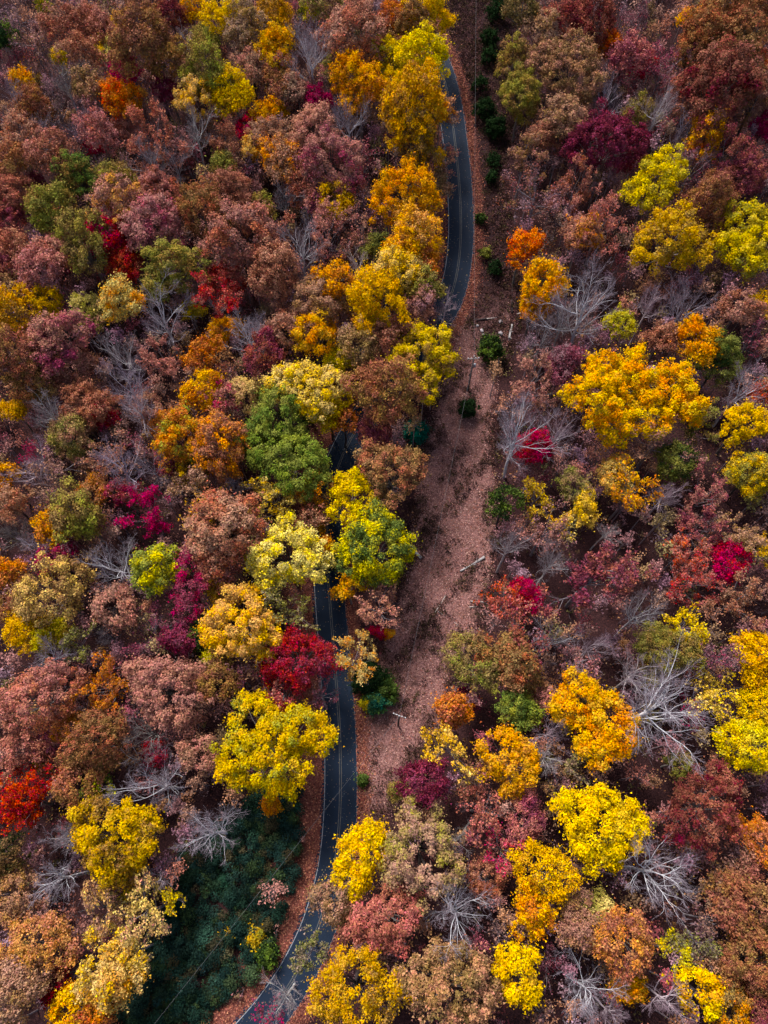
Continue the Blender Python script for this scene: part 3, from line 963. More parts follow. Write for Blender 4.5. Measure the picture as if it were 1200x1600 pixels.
# --- labels: by look, and by the nearest easily found tree for the rest
TYPE = {'o': 'lobed crown', 'f': 'leafy crown', 's': 'sparse tree', 't': 'twiggy tree', 'b': 'bare tree'}
def describe(d, both):
    size = 'small ' if d['r'] <= 22 else ('large ' if d['r'] >= 44 else '')
    c = d['c']
    if d['k'] == 'b': col = 'mauve' if c[0] == 'MV' else 'grey'
    else: col = WORD[c[0]] + (' and ' + WORD[c[1]] if both and len(c) > 1 else '')
    return f"{size}{col} {TYPE[d['k']]}"
def sector(dx, dy):
    a = math.degrees(math.atan2(-dy, dx)) % 360
    return ['right of', 'above right of', 'above', 'above left of', 'left of', 'below left of', 'below', 'below right of'][int((a + 22.5) // 45) % 8]
marks = [d for d in rows if d['label']]; used = {d['label'] for d in marks}
for d in sorted([d for d in rows if not d['label']], key=lambda q: -q['r']):
    best = None
    near = sorted(marks, key=lambda m: math.hypot(m['x'] - d['x'], m['y'] - d['y']))[:7]
    for both in (False, True):
        for m in near:
            s = sector(d['x'] - m['x'], d['y'] - m['y']); dd = math.hypot(m['x'] - d['x'], m['y'] - d['y'])
            rival = any(q is not d and describe(q, both) == describe(d, both) and sector(q['x'] - m['x'], q['y'] - m['y']) == s and
                        math.hypot(q['x'] - m['x'], q['y'] - m['y']) < max(dd * 1.6, dd + 60) for q in rows)
            lab = f"{describe(d, both)} {s} the {m['short']}"
            if len(lab.split()) > 16 or lab in used: continue
            if best is None: best = lab
            if not rival: best = lab; break
        else: continue
        break
    if best is None:
        best = f"{describe(d, False)} {int(d['x'] / 12)} percent across, {int(d['y'] / 16)} percent down the picture"
    d['label'] = best; used.add(best)

NAMES = {'o': 'lobed_crown_tree', 'f': 'leafy_tree', 's': 'sparse_tree', 't': 'twiggy_tree', 'b': 'bare_tree'}
GROUPS = {'o': 'full autumn trees of the forest', 'f': 'full autumn trees of the forest', 's': 'half bare trees of the forest', 't': 'half bare trees of the forest', 'b': 'leafless trees of the forest'}
BARKS = [(118, 108, 102), (92, 84, 82), (140, 130, 124), (78, 68, 66)]
vcount = {}
def px_to_m(d, h):
    return 1.1 * d['r'] * at(d['x'], d['y'], h)[3] / FPX
for n, d in enumerate(rows):
    rng = np.random.default_rng(1000 + n); k = d['k']
    R = px_to_m(d, 12.0); s = 1.0; zs = 1.0
    if d['blobs'] and k in 'of':
        Hc = 8.0 + 0.8 * R
        X, Y, Z, t = at(d['x'], d['y'], Hc); bl = []
        for bx, by, br in d['blobs']:
            x2, y2, _, t2 = at(d['x'] + bx, d['y'] + by, Hc); rr = 0.92 * br * t2 / FPX
            bl.append((x2 - X, (y2 - Y) * 0.86, rng.uniform(-0.12, 0.12) * R + (rr - R) * 0.25, rr * 0.97, rr * rng.uniform(0.85, 1.05)))
        parts = leafy(k, R, Hc, rng, bl); rz = 0.0
    else:
        cls = 'S' if R < 3.2 else ('M' if R < 5.0 else 'L')
        Rc, Hcc = CLASSES[cls]; s = R / Rc
        nv = {'S': 6, 'M': 8, 'L': 7}[cls]
        if k in 'st': nv = 4
        if k == 'b': nv = {'S': 4, 'M': 6, 'L': 6}[cls]
        i = vcount.get((k, cls), 0); vcount[(k, cls)] = i + 1
        parts = variant(k, cls, i % nv); Hc = Hcc * s
        if k == 't': Hc *= 0.97
        if k == 'b': Hc = Hc * 0.98; zs = 1.12
        X, Y, Z, t = at(d['x'], d['y'], Hc * zs); rz = rng.uniform(0, 6.28)
        if d['label'].startswith('large silver'): rz = 0.5
    e = bpy.data.objects.new(NAMES[k], None); COL.objects.link(e)
    e.location = (X, Y, Z); e.rotation_euler = (0, 0, rz); e.empty_display_size = 0.5
    q_ = 1.0 if d['blobs'] else rng.uniform(0.86, 1.16); e.scale = (s * q_, s / q_, s * zs * (1.0 if d['blobs'] else rng.uniform(0.94, 1.08)))
    e['label'] = d['label']; e['category'] = 'tree'; e['group'] = GROUPS[k]
    bc = lin(BARKS[rng.integers(0, 4)]) if k in 'of' else lin((230, 228, 232)) * rng.uniform(0.34, 0.95) * np.array([1.0, rng.uniform(0.9, 1.0), rng.uniform(0.82, 1.04)])
    if k == 'b' and d['short']: bc = lin((214, 212, 216))
    if k in 'st': bc = lin((142, 132, 136)) * rng.uniform(0.8, 1.1)
    if k == 'b' and d['c'][0] == 'MV': bc = lin((206, 188, 194))
    o = obj('trunk', parts[0], BARK, e); o.color = (*bc, 1)
    if k in 'bst':
        o = obj('branches', parts[1], BARK, e); o.color = (*bc, 1)
        o = obj('twigs', parts[2], BARK, e); o.color = (*(bc * np.array([0.46, 0.38, 0.42])), 1)
    if k != 'b':
        o = obj('crown', parts[-1], LEAF, e)
        c1 = pigment(d['c'][0], rng); c2 = pigment(d['c'][-1], rng)
        o.color = (*c1, 1); o['second_tone'] = [float(q) for q in c2]

# ------------------------------------------------------------------ shrubs in the clearing and along the road
SHRUBS = [(767,545,19,'DG','G','round dark green evergreen shrub beside the utility pole in the clearing'),
 (732,638,14,'DG','DG','round dark evergreen shrub standing alone below the utility pole'),
 (650,676,18,'T','T','teal green shrub at the foot of the tall yellow roadside tree'),
 (574,1056,25,'DG','DG','dark green evergreen in the shrub trio beside the lower road'),
 (602,1076,19,'G','DG','mid green rounded shrub, right one of the trio by the lower road'),
 (590,1098,17,'T','G','blue green rounded shrub, lowest of the trio by the lower road'),
 (778,18,15,'DG','DG','dark evergreen at the very top of the clearing'),
 (765,61,12,'DG','DG','second dark evergreen from the top of the clearing'),
 (764,89,11,'DG','DG','third dark evergreen from the top of the clearing'),
 (750,133,11,'DG','DG','fourth dark evergreen from the top, nearest the road edge'),
 (758,174,15,'DG','DG','fifth dark evergreen from the top, wide and round, in the clearing'),
 (775,202,15,'DG','DG','sixth dark evergreen from the top, at the clearing right edge'),
 (772,251,9,'DG','DG','seventh evergreen from the top of the clearing, small'),
 (767,278,8,'DG','DG','eighth evergreen from the top of the clearing, tiny'),
 (751,342,7,'DG','G','small green bush beside the verge of the upper road bend'),
 (775,419,10,'DG','DG','dark green bush left of the fiery orange tree'),
 (757,396,8,'OG','DG','small olive bush between upper road verge and dark green bush'),
 (568,1219,7,'G','DG','tiny green shrub on the right verge of the lower road'),
 (357,1458,8,'YO','Y','small golden shrub in the middle of the dark green thicket'),
 (402,1462,15,'YO','OG','golden flecked shrub on the thicket edge near the lower road'),
 (418,1492,16,'DG','G','dark green shrub between the thicket and the road bend verge'),
 (572,1100,9,'YG','Y','small lime yellow shrub between road and blue green shrub')]
for n, (px, py, r, a, b, lab) in enumerate(SHRUBS):
    rng = np.random.default_rng(5000 + n); R = r * at(px, py, 1.5)[3] / FPX; Hc = 0.8 * R + 0.2
    X, Y, Z, t = at(px, py, Hc)
    P, Nn, lb, LC = crown([(0, 0, 0, R * 0.95, R * 0.95), (0.1 * R, 0, 0.35 * R, R * 0.55, R * 0.75)], 'e', rng, Hc)
    P = P + np.array([0, 0, Hc]); ok = P[:, 2] > 0.05; ok &= rng.random(len(P)) < (0.45 if 'flecked' in lab else 1.0)
    e = bpy.data.objects.new('evergreen_shrub' if a in ('DG', 'T', 'G') else 'shrub', None); COL.objects.link(e); e.location = (X, Y, Z)
    e['label'] = lab; e['category'] = 'shrub'; e['group'] = 'shrubs of the clearing and roadside'
    V, Q = tubes([(bend((0, 0, -0.2), (0, 0, Hc + 0.5 * R), rng, 4, 0.05), np.linspace(0.12, 0.04, 4), 0)] +
                 [(bend((0, 0, Hc * 0.4), LC[j] + np.array([0, 0, Hc]), rng, 4), np.linspace(0.05, 0.015, 4), 2) for j in rng.choice(len(LC), 8)])
    o = obj('trunk', mesh_from('trunk', V, Q, smooth=True), BARK, e); o.color = (*lin((80, 68, 60)), 1)
    o = obj('crown', leaf_mesh('crown', P[ok], Nn[ok], lb[ok], 0.26, rng), LEAF, e); o.color = (*pigment(a), 1); o['second_tone'] = [float(q) for q in pigment(b)]

# ------------------------------------------------------------------ ground cover that nobody could count
def scatter(n, rng, x0=-125, x1=125, y0=-40, y1=240):
    return rng.uniform(x0, x1, n), rng.uniform(y0, y1, n)
def in_view(x, y, m=120):
    z = ground(x, y); X = x; dz = z - CAM_H
    dep = y * math.sin(PITCH) - dz * math.cos(PITCH); up = y * math.cos(PITCH) + dz * math.sin(PITCH)
    px = 600 + FPX * X / dep; py = 800 - FPX * up / dep
    return (px > -m) & (px < 1200 + m) & (py > -m) & (py < 1600 + m)
def tinted(cols, n, rng, amt=0.16):
    C = np.array([lin(c) for c in cols])[rng.integers(0, len(cols), n)]
    return np.clip(C * np.exp(rng.normal(0, amt, (n, 1))) * np.exp(rng.normal(0, 0.05, (n, 3))), 0.004, 0.9)

rng = np.random.default_rng(77)
# evergreen thicket by the lower bend
tx = rng.uniform(THICK[:, 0].min(), THICK[:, 0].max(), 2600); ty = rng.uniform(THICK[:, 1].min(), THICK[:, 1].max(), 2600)
ok = (poly_sd(THICK, tx, ty) < rng.normal(0.6, 1.1, len(tx))) & (road_dist(tx, ty)[0] > HALF + 2.5); tx, ty = tx[ok][:900], ty[ok][:900]
tr = rng.uniform(0.5, 1.7, len(tx)); th = np.clip(1.7 + 0.9 * np.sin(tx * 0.55 + 1) * np.sin(ty * 0.47) + rng.normal(0, 0.6, len(tx)), 0.6, 4.2); I = np.repeat(np.arange(len(tx)), (tr ** 2 * 150).astype(int))
d = unit(rng.normal(size=(len(I), 3)) + np.array([0, 0, 0.7])); d[:, 2] = np.abs(d[:, 2])
P = np.stack([tx[I], ty[I], ground(tx[I], ty[I]) + th[I] - 0.6], 1) + d * tr[I][:, None] * rng.uniform(0.7, 1.05, (len(I), 1)) * np.array([1, 1, 0.75])
V, Q = leaf_quads(P, d + rng.normal(0, 0.5, d.shape), 0.235, rng)
tc_ = tinted([(42, 68, 56), (36, 60, 52), (46, 68, 48), (56, 74, 46), (38, 62, 56), (44, 70, 58), (76, 70, 50), (34, 54, 44)], len(tx), rng, 0.2)[I] * np.exp(rng.normal(0, 0.2, (len(I), 1)))
obj('evergreen_thicket', mesh_from('evergreen_thicket', V, Q, attrs={'hue': tc_}), VLEAF, kind='stuff', label='dark green evergreen thicket filling the hollow by the lower road bend', category='thicket')

# undergrowth of the forest floor
ux, uy = scatter(7500, rng); rd_, _ = road_dist(ux, uy)
ok = in_view(ux, uy) & (rd_ > HALF + 2.2) & (poly_sd(CLEAR, ux, uy) > rng.normal(0.3, 0.9, len(ux))) & (poly_sd(THICK, ux, uy) > 0.5); ux, uy = ux[ok], uy[ok]
uh = rng.gamma(2.2, 0.9, len(ux)) + 0.3; ur = rng.uniform(0.5, 1.5, len(ux))
I = np.repeat(np.arange(len(ux)), rng.integers(8, 26, len(ux)))
P = np.stack([ux[I], uy[I], ground(ux[I], uy[I])], 1) + rng.normal(0, 0.55, (len(I), 3)) * ur[I][:, None]; P[:, 2] = np.maximum(P[:, 2] + uh[I], ground(P[:, 0], P[:, 1]) + 0.08)
V, Q = leaf_quads(P, rng.normal(size=P.shape) + np.array([0, 0, 0.8]), 0.36, rng)
uc = tinted([(138, 94, 86), (150, 104, 96), (122, 88, 92), (140, 108, 80), (116, 104, 64), (132, 68, 70), (156, 110, 74), (128, 100, 106)], len(ux), rng, 0.2)[I] * np.exp(rng.normal(0, 0.22, (len(I), 1)))
obj('undergrowth', mesh_from('undergrowth', V, Q, attrs={'hue': uc}), VLEAF, kind='stuff', label='low brown and mauve undergrowth on the forest floor', category='undergrowth')
polys = []
for j in range(0, len(ux), 2):
    b = np.array([ux[j], uy[j], float(ground(ux[j], uy[j])) - 0.1])
    for q in range(2):
        tip = b + np.array([rng.normal(0, 0.9), rng.normal(0, 0.9), uh[j] + rng.uniform(0.5, 2.6)])
        polys.append((np.array([b, (b + tip) / 2 + rng.normal(0, 0.2, 3), tip]), (0.035, 0.025, 0.012), 3))
V, Q = tubes([(np.array([q[0] for q in polys]), np.array([q[1] for q in polys]), 3)]); o = obj('sapling_stems', mesh_from('sapling_stems', V, Q), BARK, kind='stuff', label='thin grey mauve sapling stems between the trees', category='saplings'); o.color = (*lin((128, 112, 118)), 1)

# young understory trees, too many and too mixed up to tell apart
wx, wy = scatter(2200, rng); ok = in_view(wx, wy, 60) & (road_dist(wx, wy)[0] > HALF + 4.5) & (poly_sd(CLEAR, wx, wy) > 3) & (poly_sd(THICK, wx, wy) > 1.5); wx, wy = wx[ok], wy[ok]
wh = rng.uniform(3.0, 9.5, len(wx)); wr = rng.uniform(1.0, 2.2, len(wx)); I = np.repeat(np.arange(len(wx)), (wr ** 2 * 40).astype(int) + 20)
d = unit(rng.normal(size=(len(I), 3)) + np.array([0, 0, 0.35])) * rng.uniform(0.35, 1.05, (len(I), 1)) * wr[I][:, None] * np.array([1, 1, 1.15])
P = np.stack([wx[I], wy[I], ground(wx[I], wy[I]) + wh[I]], 1) + d + 0.25 * np.sin(d[:, [1, 2, 0]] * 4.0 + wh[I][:, None]); P[:, 2] = np.maximum(P[:, 2], ground(P[:, 0], P[:, 1]) + 0.3)
V, Q = leaf_quads(P, d + rng.normal(0, 0.9, d.shape), 0.36, rng)
wc = tinted([(172, 124, 110), (180, 128, 116), (158, 118, 122), (172, 134, 98), (146, 130, 82), (156, 86, 86), (186, 136, 92), (156, 124, 130), (140, 102, 94)], len(wx), rng, 0.22)[I] * np.exp(rng.normal(0, 0.22, (len(I), 1)))
obj('understory', mesh_from('understory', V, Q, attrs={'hue': np.clip(wc, 0, 0.85)}), VLEAF, kind='stuff', label='young brown and mauve understory trees filling gaps between the crowns', category='understory')
V, Q = tubes([(np.stack([np.stack([wx, wy, ground(wx, wy) - 0.2], 1), np.stack([wx + 0.1, wy, ground(wx, wy) + wh * 0.5], 1), np.stack([wx, wy + 0.1, ground(wx, wy) + wh + wr * 0.6], 1)], 1), np.tile([0.07, 0.05, 0.02], (len(wx), 1)), 2)])
o = obj('understory_stems', mesh_from('understory_stems', V, Q), BARK, kind='stuff', label='slender stems of the young understory trees', category='understory'); o.color = (*lin((120, 106, 104)), 1)

# thin hazy trees in the gaps of the canopy, merging into one another
fx, fy = np.meshgrid(np.arange(-118, 119, 4.3), np.arange(-40, 235, 4.3)); fx = fx.ravel() + rng.uniform(-1.9, 1.9, fx.size); fy = fy.ravel() + rng.uniform(-1.9, 1.9, fy.size)
fh = rng.uniform(6.0, 11.5, len(fx)); fz = ground(fx, fy)
dz = fz + fh - CAM_H; dep = fy * math.sin(PITCH) - dz * math.cos(PITCH); fpx = 600 + FPX * fx / dep; fpy = 800 - FPX * (fy * math.cos(PITCH) + dz * math.sin(PITCH)) / dep
cov = np.full(len(fx), 9.0)
for d in rows: cov = np.minimum(cov, np.hypot(fpx - d['x'], fpy - d['y']) / (d['r'] * {'b': 0.75, 't': 0.5}.get(d['k'], 1.0)))
ok = (cov > 0.8) & in_view(fx, fy, 40) & (road_dist(fx, fy)[0] > HALF + 4.2) & (poly_sd(CLEAR, fx, fy) > rng.normal(1.4, 1.0, len(fx))) & (poly_sd(THICK, fx, fy) > rng.normal(0.2, 1.4, len(fx)))
fx, fy, fh, fz = fx[ok], fy[ok], fh[ok], fz[ok]; nf = len(fx)
fr = rng.uniform(1.6, 3.1, nf); tipn = 20
a = rng.uniform(0, 6.283, (nf, tipn)); ee = rng.uniform(0.2, 1.5, (nf, tipn)); ll = fr[:, None] * rng.uniform(0.6, 1.15, (nf, tipn))
hub = np.stack([fx, fy, fz + fh - fr * 0.7], 1)[:, None] + np.array([0, 0, 1.0]) * rng.uniform(-0.4, 0.3, (nf, tipn, 1)) * fr[:, None, None]
tip = hub + np.stack([np.cos(a) * np.cos(ee), np.sin(a) * np.cos(ee), np.sin(ee) * 1.25], -1) * ll[..., None]
midp = hub + (tip - hub) * 0.5 + rng.normal(0, 0.16, tip.shape)
V1, Q1 = tubes([(np.stack([hub, midp, tip], 2).reshape(-1, 3, 3), np.tile([0.05, 0.03, 0.012], (nf * tipn, 1)), 2),
                (np.stack([np.stack([fx, fy, fz - 0.3], 1), np.stack([fx, fy, fz + fh * 0.5], 1), np.stack([fx, fy, fz + fh - 0.3 * fr], 1)], 1), np.tile([0.13, 0.1, 0.05], (nf, 1)), 1)])
o = obj('thin_tree_stems', mesh_from('thin_tree_stems', V1, Q1), BARK, kind='stuff', label='grey mauve stems and twigs of thin trees in the canopy gaps', category='understory'); o.color = (*lin((150, 134, 138)), 1)
per = rng.integers(4, 34, nf * tipn); J = np.repeat(np.arange(nf * tipn), per); f = rng.uniform(0.35, 1.1, len(J))[:, None]
P = hub.reshape(-1, 3)[J] * (1 - f) + tip.reshape(-1, 3)[J] * f + rng.normal(0, 0.3, (len(J), 3))
V1, Q1 = leaf_quads(P, rng.normal(size=P.shape) + np.array([0, 0, 0.7]), 0.28, rng)
fc = tinted([(180, 126, 120), (174, 110, 92), (178, 136, 116), (162, 116, 128), (150, 122, 86), (160, 82, 92), (190, 136, 102), (166, 126, 140), (148, 104, 104), (182, 130, 128)], nf, rng, 0.2)[J // tipn] * np.exp(rng.normal(0, 0.24, (len(J), 1)))
obj('thin_tree_foliage', mesh_from('thin_tree_foliage', V1, Q1, attrs={'hue': np.clip(fc, 0, 0.85)}), VLEAF, kind='stuff', label='hazy brown and mauve foliage of thin trees in the canopy gaps', category='understory')

# dry brush in the clearing
bx, by = rng.uniform(CLEAR[:, 0].min() - 3, CLEAR[:, 0].max() + 3, 24000), rng.uniform(-35, 240, 24000)
patch = np.sin(bx * 0.42 + 1.0) * np.sin(by * 0.31) + 0.6 * np.sin(bx * 0.9 - by * 0.7) + rng.normal(0, 0.5, len(bx))
ok = (poly_sd(CLEAR, bx, by) < 2.5) & (road_dist(bx, by)[0] > HALF + 2.6) & (patch > np.where(by > 100, -0.5, np.where(by < 40, 0.2, 0.6)) - 0.9 * np.clip(poly_sd(CLEAR, bx, by) * 0.35 + 1.0, 0, 1)); bx, by = bx[ok], by[ok]
I = np.repeat(np.arange(len(bx)), 20)
P = np.stack([bx[I], by[I], ground(bx[I], by[I])], 1) + np.abs(rng.normal(0, 1, (len(I), 3))) * np.array([0, 0, 0.34]) + rng.normal(0, 1, (len(I), 3)) * np.array([0.4, 0.4, 0.02]); P[:, 2] = np.maximum(P[:, 2], ground(P[:, 0], P[:, 1]) + 0.05)
V, Q = leaf_quads(P, rng.normal(size=P.shape) + np.array([0, 0, 0.5]), 0.26, rng)
bc = tinted([(84, 60, 54), (74, 56, 44), (108, 78, 76), (92, 64, 62), (78, 68, 44), (64, 46, 46)], len(bx), rng, 0.2)[I] * np.exp(rng.normal(0, 0.2, (len(I), 1)))
obj('dry_brush', mesh_from('dry_brush', V, Q, attrs={'hue': bc}), VLEAF, kind='stuff', label='low dry brown brush dotting the clearing', category='brush')

# fallen leaves
def litter(x, y, z, size, cols, rng, lift=0.03, flat=2.2):
    P = np.stack([x, y, ground(x, y) + z + lift + rng.uniform(0, 0.05, len(x))], 1)
    V, Q = leaf_quads(P, rng.normal(size=P.shape) + np.array([0, 0, flat]), size, rng, 0.08)
    return V, Q, tinted(cols, len(x), rng, 0.22)
sets = []
x, y = rng.uniform(CLEAR[:, 0].min(), CLEAR[:, 0].max(), 190000), rng.uniform(-35, 240, 190000)
ok = (poly_sd(CLEAR, x, y) < 1.0); x, y = x[ok], y[ok]; ok = (road_dist(x, y)[0] > HALF + 0.4) & in_view(x, y, 60); x, y = x[ok], y[ok]
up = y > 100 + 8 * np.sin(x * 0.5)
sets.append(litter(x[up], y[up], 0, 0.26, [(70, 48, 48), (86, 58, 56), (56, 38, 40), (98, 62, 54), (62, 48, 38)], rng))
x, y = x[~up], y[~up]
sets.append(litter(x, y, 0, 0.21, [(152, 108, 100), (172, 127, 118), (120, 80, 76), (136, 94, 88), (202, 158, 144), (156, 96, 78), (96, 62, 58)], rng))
x, y = scatter(22000, rng); ok = in_view(x, y, 40) & (poly_sd(CLEAR, x, y) > 0.5) & (road_dist(x, y)[0] > HALF + 1.5); x, y = x[ok], y[ok]
sets.append(litter(x, y, 0, 0.26, [(112, 66, 58), (134, 80, 62), (92, 54, 52), (150, 96, 66)], rng))
j = rng.integers(0, len(RC), 42000); side = rng.choice([-1, 1], 42000, p=[0.5, 0.5])
off = side * (HALF - 0.12 + np.abs(rng.normal(0, 1, 42000)) * np.where(side > 0, 1.4, 3.2))
p = RC[j] + RN[j] * off[:, None] + RT[j] * rng.uniform(-0.6, 0.6, (42000, 1)); ok = in_view(p[:, 0], p[:, 1], 40); p = p[ok]
sets.append(litter(p[:, 0], p[:, 1], 0.05, 0.24, [(146, 84, 68), (124, 68, 58), (168, 104, 84), (104, 56, 50), (184, 126, 98)], rng))
j = rng.integers(0, len(RC), 1900); off = HALF * np.sign(rng.normal(size=1900)) * rng.random(1900) ** 0.6
p = RC[j] + RN[j] * off[:, None] + RT[j] * rng.uniform(-0.6, 0.6, (1900, 1)); ok = in_view(p[:, 0], p[:, 1], 20); p = p[ok]
sets.append(litter(p[:, 0], p[:, 1], 0.05, 0.14, [(140, 124, 108), (128, 98, 80), (112, 110, 112), (150, 128, 84)], rng, 0.02, 5.0))
o_ = 0; VV, QQ, CC = [], [], []
for V, Q, C in sets: VV.append(V); QQ.append(Q + o_); CC.append(C); o_ += len(V)
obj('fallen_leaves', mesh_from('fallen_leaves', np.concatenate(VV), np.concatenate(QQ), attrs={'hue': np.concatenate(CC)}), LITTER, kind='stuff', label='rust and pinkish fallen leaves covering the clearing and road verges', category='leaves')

# ------------------------------------------------------------------ poles and wires
POLE = make_simple('weathered_pole_wood', lin((92, 82, 78)), 0.85, 0.35, 3.0)
ARMW = make_simple('crossarm_wood', lin((150, 142, 136)), 0.8, 0.3, 4.0)
PORC = make_simple('white_porcelain', (0.75, 0.75, 0.78), 0.25, 0.08, 6.0, 0.5)
WIRE = make_simple('wire_metal', (0.16, 0.16, 0.17), 0.5, 0.1, 2.0)
TANK = make_simple('transformer_grey', (0.36, 0.37, 0.39), 0.5, 0.15, 5.0)
from mathutils import Matrix
def box(sx, sy, sz, M):
    v = np.array([[x, y, z] for x in (-1, 1) for y in (-1, 1) for z in (-1, 1)], float) * np.array([sx, sy, sz]) / 2
    v = np.array([M @ Vector(q) for q in v]); q = [(0, 1, 3, 2), (4, 6, 7, 5), (0, 4, 5, 1), (2, 3, 7, 6), (0, 2, 6, 4), (1, 5, 7, 3)]
    return v, np.array(q)
def lathe(prof, k, c):
    an = np.arange(k) * 2 * math.pi / k
    V = np.array([[c[0] + r * math.cos(a), c[1] + r * math.sin(a), c[2] + z] for r, z in prof for a in an]); n = len(prof)
    Q = [(i * k + j, i * k + (j + 1) % k, (i + 1) * k + (j + 1) % k, (i + 1) * k + j) for i in range(n - 1) for j in range(k)]
    return V, np.array(Q)
def utility_pole(px, py, ht, ang, label, tank):
    X, Y, Z, t = at(px, py, 0)
    e = bpy.data.objects.new('utility_pole', None); COL.objects.link(e); e.location = (X, Y, Z)
    e['label'] = label; e['category'] = 'utility pole'; e['group'] = 'utility poles along the clearing'
    V, Q = lathe([(0.21, -0.5), (0.20, 0), (0.17, ht * 0.5), (0.13, ht), (0.0, ht + 0.04)], 10, (0, 0, 0)); obj('post', mesh_from('post', V, Q, smooth=True), POLE, e)
    M = Matrix.Rotation(ang, 4, 'Z') @ Matrix.Translation((0, 0.19, ht - 0.9)); V, Q = box(2.4, 0.14, 0.16, M); arm = obj('crossarm', mesh_from('crossarm', V, Q), ARMW, e)
    pts = []
    for sx in (-1.05, -0.45, 0.45, 1.05):
        p = Matrix.Rotation(ang, 4, 'Z') @ Vector((sx, 0.19, ht - 0.82)); V, Q = lathe([(0.0, 0), (0.05, 0.0), (0.05, 0.08), (0.12, 0.12), (0.07, 0.18), (0.11, 0.22), (0.06, 0.30), (0, 0.31)], 8, p)
        obj('insulator', mesh_from('insulator', V, Q, smooth=True), PORC, arm); pts.append(np.array((X + p.x, Y + p.y, Z + p.z + 0.3)))
    V, Q = lathe([(0.0, ht), (0.08, ht), (0.13, ht + 0.12), (0.08, ht + 0.3), (0, ht + 0.33)], 8, (0, 0, 0.02)); obj('insulator', mesh_from('insulator', V, Q, smooth=True), PORC, e)
    if tank:
        V, Q = lathe([(0.0, 0), (0.24, 0.0), (0.26, 0.06), (0.26, 0.8), (0.2, 0.88), (0.06, 0.9), (0.05, 1.05), (0, 1.06)], 12, (0.42, -0.1, ht - 3.1)); obj('transformer', mesh_from('transformer', V, Q, smooth=True), TANK, e)
    return np.array((X, Y, Z + ht + 0.34)), pts
top1, ins1 = utility_pole(731, 609, 11.5, math.radians(4), 'tall dark utility pole with crossarm beside the round evergreen shrub', True)
top2, ins2 = utility_pole(622, 1133, 11.0, math.radians(-20), 'utility pole with white insulators in the lower clearing, seen from above', False)
def wire(a, b, sag, label):
    t = np.linspace(0, 1, 41)[:, None]; p = a * (1 - t) + b * t; p[:, 2] -= (4 * sag * t * (1 - t))[:, 0]
    V, Q = tubes([(p, np.full(41, 0.014), 1)]); obj('power_line', mesh_from('power_line', V, Q, smooth=True), WIRE, label=label, category='cable')
u = at(738, -120, 0); farp = np.array((u[0], u[1], u[2] + 11.8))
v_ = at(170, 1700, 0); nearp = np.array((v_[0], v_[1], v_[2] + 9.0))
wire(top1, farp, 1.6, 'thin power cable running up the clearing from the tall pole to the top')
wire(top2, top1, 1.4, 'thin power cable strung between the two utility poles')
wire(top2, nearp, 1.0, 'thin power cable crossing the lower road and the dark thicket')

# ------------------------------------------------------------------ logs, snag, stones
GREYWOOD = make_simple('grey_dead_wood', lin((158, 152, 150)), 0.85, 0.45, 2.0)
PALEWOOD = make_simple('pale_peeled_wood', lin((180, 166, 158)), 0.8, 0.35, 2.0)
DARKWOOD = make_simple('dark_wet_wood', lin((60, 50, 50)), 0.85, 0.4, 2.0)
STONE = make_simple('pale_stone', lin((160, 150, 152)), 0.9, 0.35, 3.0)
def log(p, q, r0, r1, mat, label, stubs=2, name='fallen_log', lift=0.0):
    a = np.array(at(*p)[:3]); b = np.array(at(*q)[:3]); rng = np.random.default_rng(int(p[0] * 7 + p[1]))
    a[2] += r0 + 0.05; b[2] += r1 + 0.05 + lift
    pts = bend(a, b, rng, 7, 0.03); rad = np.linspace(r0, r1, 7) * rng.uniform(0.88, 1.1, 7)
    polys = [(np.vstack([pts[:1], pts, pts[-1:]]), np.concatenate([[0.01], rad, [0.01]]), 0)]
    for _ in range(stubs):
        i = rng.integers(2, 6); dd = np.array([rng.normal(), rng.normal(), abs(rng.normal()) * 0.6]); dd /= np.linalg.norm(dd)
        polys.append((np.array([pts[i], pts[i] + dd * 0.5, pts[i] + dd * 0.9]), (rad[i] * 0.5, rad[i] * 0.35, 0.03), 1))
    V, Q = tubes(polys, (9, 6)); obj(name, mesh_from(name, V, Q, smooth=True), mat, label=label, category='log')
log((719, 893), (757, 871), 0.18, 0.27, GREYWOOD, 'thick pale grey fallen log lying across the middle of the clearing', 2)
log((680, 957), (696, 931), 0.12, 0.09, PALEWOOD, 'short straight pale pole, left arm of the V in the clearing', 0)
log((684, 955), (716, 977), 0.09, 0.06, PALEWOOD, 'thin pale pole, right arm of the V in the clearing', 0)
log((735, 940), (756, 941), 0.16, 0.10, PALEWOOD, 'splintered white wood piece right of the V of poles', 3)
log((733, 949), (752, 948), 0.12, 0.08, PALEWOOD, 'lower splintered wood piece beside the orange leaved tree', 1)
log((760, 499), (824, 487), 0.15, 0.2, PALEWOOD, 'long pale fallen trunk above the tall utility pole', 1)
log((742, 501), (760, 499), 0.24, 0.22, DARKWOOD, 'dark end piece left of the long pale fallen trunk', 0)
log((640, 852), (658, 873), 0.24, 0.34, GREYWOOD, 'grey broken stump log at the right foot of the green and yellowish oak', 2)
log((801, 440), (800, 490), 0.16, 0.2, DARKWOOD, 'dark fallen trunk below the fiery orange tree', 1)
log((800, 508), (795, 530), 0.2, 0.26, GREYWOOD, 'grey splintered log end right of the stones by the pole', 2)
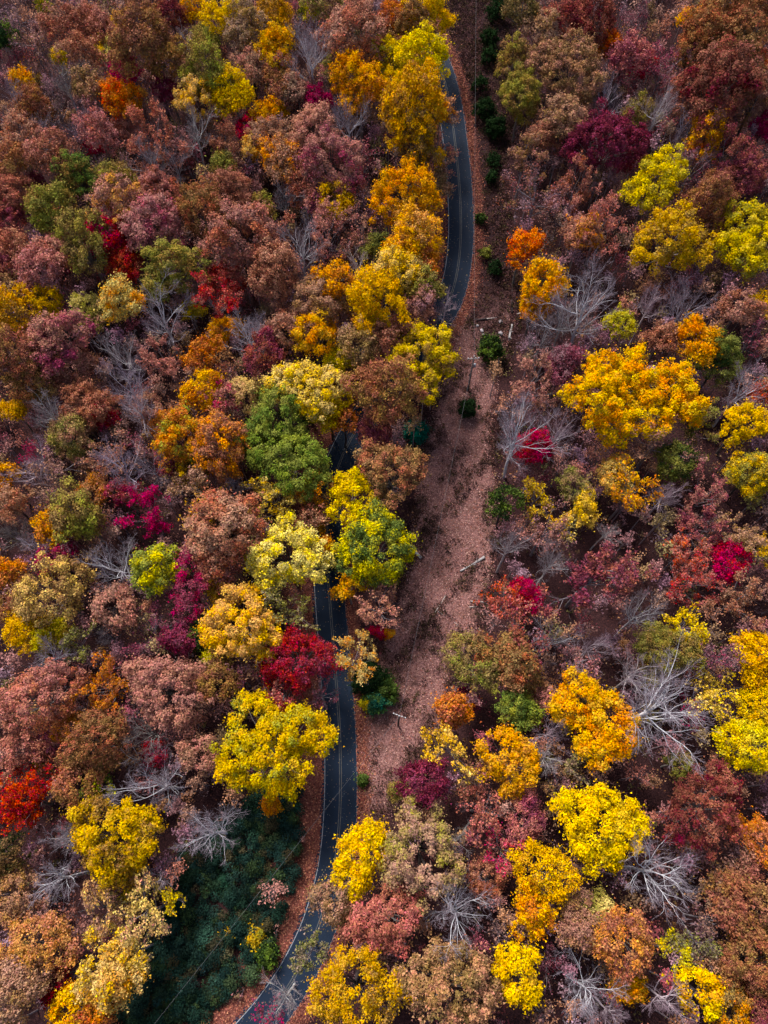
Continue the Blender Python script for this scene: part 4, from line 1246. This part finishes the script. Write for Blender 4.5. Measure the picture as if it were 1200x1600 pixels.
def stone(px, py, r, label):
    X, Y, Z, t = at(px, py, 0); rng = np.random.default_rng(int(px)); k = 9; V, Q = [], []
    prof = [(0.5, -0.3), (1.0, 0.05), (0.9, 0.45), (0.45, 0.72), (0.02, 0.78)]
    V, Q = lathe(prof, k, (0, 0, 0)); V = V * np.array([r, r * 0.75, r * 0.8]) * (1 + rng.normal(0, 0.12, (len(V), 1)))
    o = obj('stone', mesh_from('stone', V, Q), STONE, label=label, category='stone', group='pale stones near the tall pole'); o.location = (X, Y, Z); o.rotation_euler = (0, 0, rng.uniform(0, 3))
stone(782, 503, 0.6, 'pale stone just under the long fallen trunk')
stone(782, 521, 0.65, 'pale stone right of the round evergreen shrub top')
stone(753, 517, 0.5, 'pale stone just right of the pole top in view')
stone(755, 523, 0.35, 'small stone directly below the one by the pole top')
stone(746, 509, 0.4, 'small pale stone at the cable above the crossarm')

# ------------------------------------------------------------------ forest beyond the frame, one mass
rng = np.random.default_rng(909)
cache = {}
def arrays(me):
    if me.name not in cache:
        v = np.empty(len(me.vertices) * 3, np.float32); me.vertices.foreach_get('co', v); cache[me.name] = v.reshape(-1, 3, 3)
    return cache[me.name]
VV, CC, polys = [], [], []
gx_, gy_ = np.meshgrid(np.arange(-150, 151, 10.5), np.arange(-62, 262, 10.5)); px_ = gx_.ravel() + rng.uniform(-3, 3, gx_.size); py_ = gy_.ravel() + rng.uniform(-3, 3, gx_.size)
for x, y in zip(px_, py_):
    if in_view(np.array([x]), np.array([y]), 45)[0] or not in_view(np.array([x]), np.array([y]), 150)[0]: continue
    rd1 = road_dist(np.array([x]), np.array([y]))[0][0]
    if rd1 < 9 or poly_sd(CLEAR, np.array([x]), np.array([y]))[0] < 5: continue
    src = arrays(variant('of'[rng.integers(0, 2)], 'L', int(rng.integers(0, 6)))[1])
    idx = rng.choice(len(src), min(1200, len(src)), replace=False); a = rng.uniform(0, 6.28); s = rng.uniform(0.75, 1.05); q = src[idx]
    ctr = q.mean(1, keepdims=True); q = ctr + (q - ctr) * 2.0
    Rm = np.array([[math.cos(a), -math.sin(a), 0], [math.sin(a), math.cos(a), 0], [0, 0, 1]]) * s
    z = float(ground(x, y)); VV.append((q.reshape(-1, 3) @ Rm.T) + np.array([x, y, z]))
    k = rng.choice(['RB', 'BR', 'OB', 'PK', 'YO', 'O', 'OG', 'PU', 'Y', 'RB', 'BR']); CC.append(np.clip(pigment(k, rng) * np.exp(rng.normal(0, 0.22, (len(idx), 1))), 0.004, 0.85))
    polys.append((np.array([[x, y, z - 0.3], [x, y, z + 7], [x, y, z + 13]]), (0.3, 0.24, 0.1), 1))
VV = np.concatenate(VV); obj('surrounding_forest', mesh_from('surrounding_forest', VV, np.arange(len(VV)).reshape(-1, 3), attrs={'hue': np.concatenate(CC)}), VLEAF, kind='stuff', label='autumn forest going on beyond the picture edges', category='forest')
V, Q = tubes(polys); o = obj('surrounding_trunks', mesh_from('surrounding_trunks', V, Q, smooth=True), BARK, kind='stuff', label='trunks of the forest beyond the picture edges', category='forest'); o.color = (*lin((92, 84, 82)), 1)
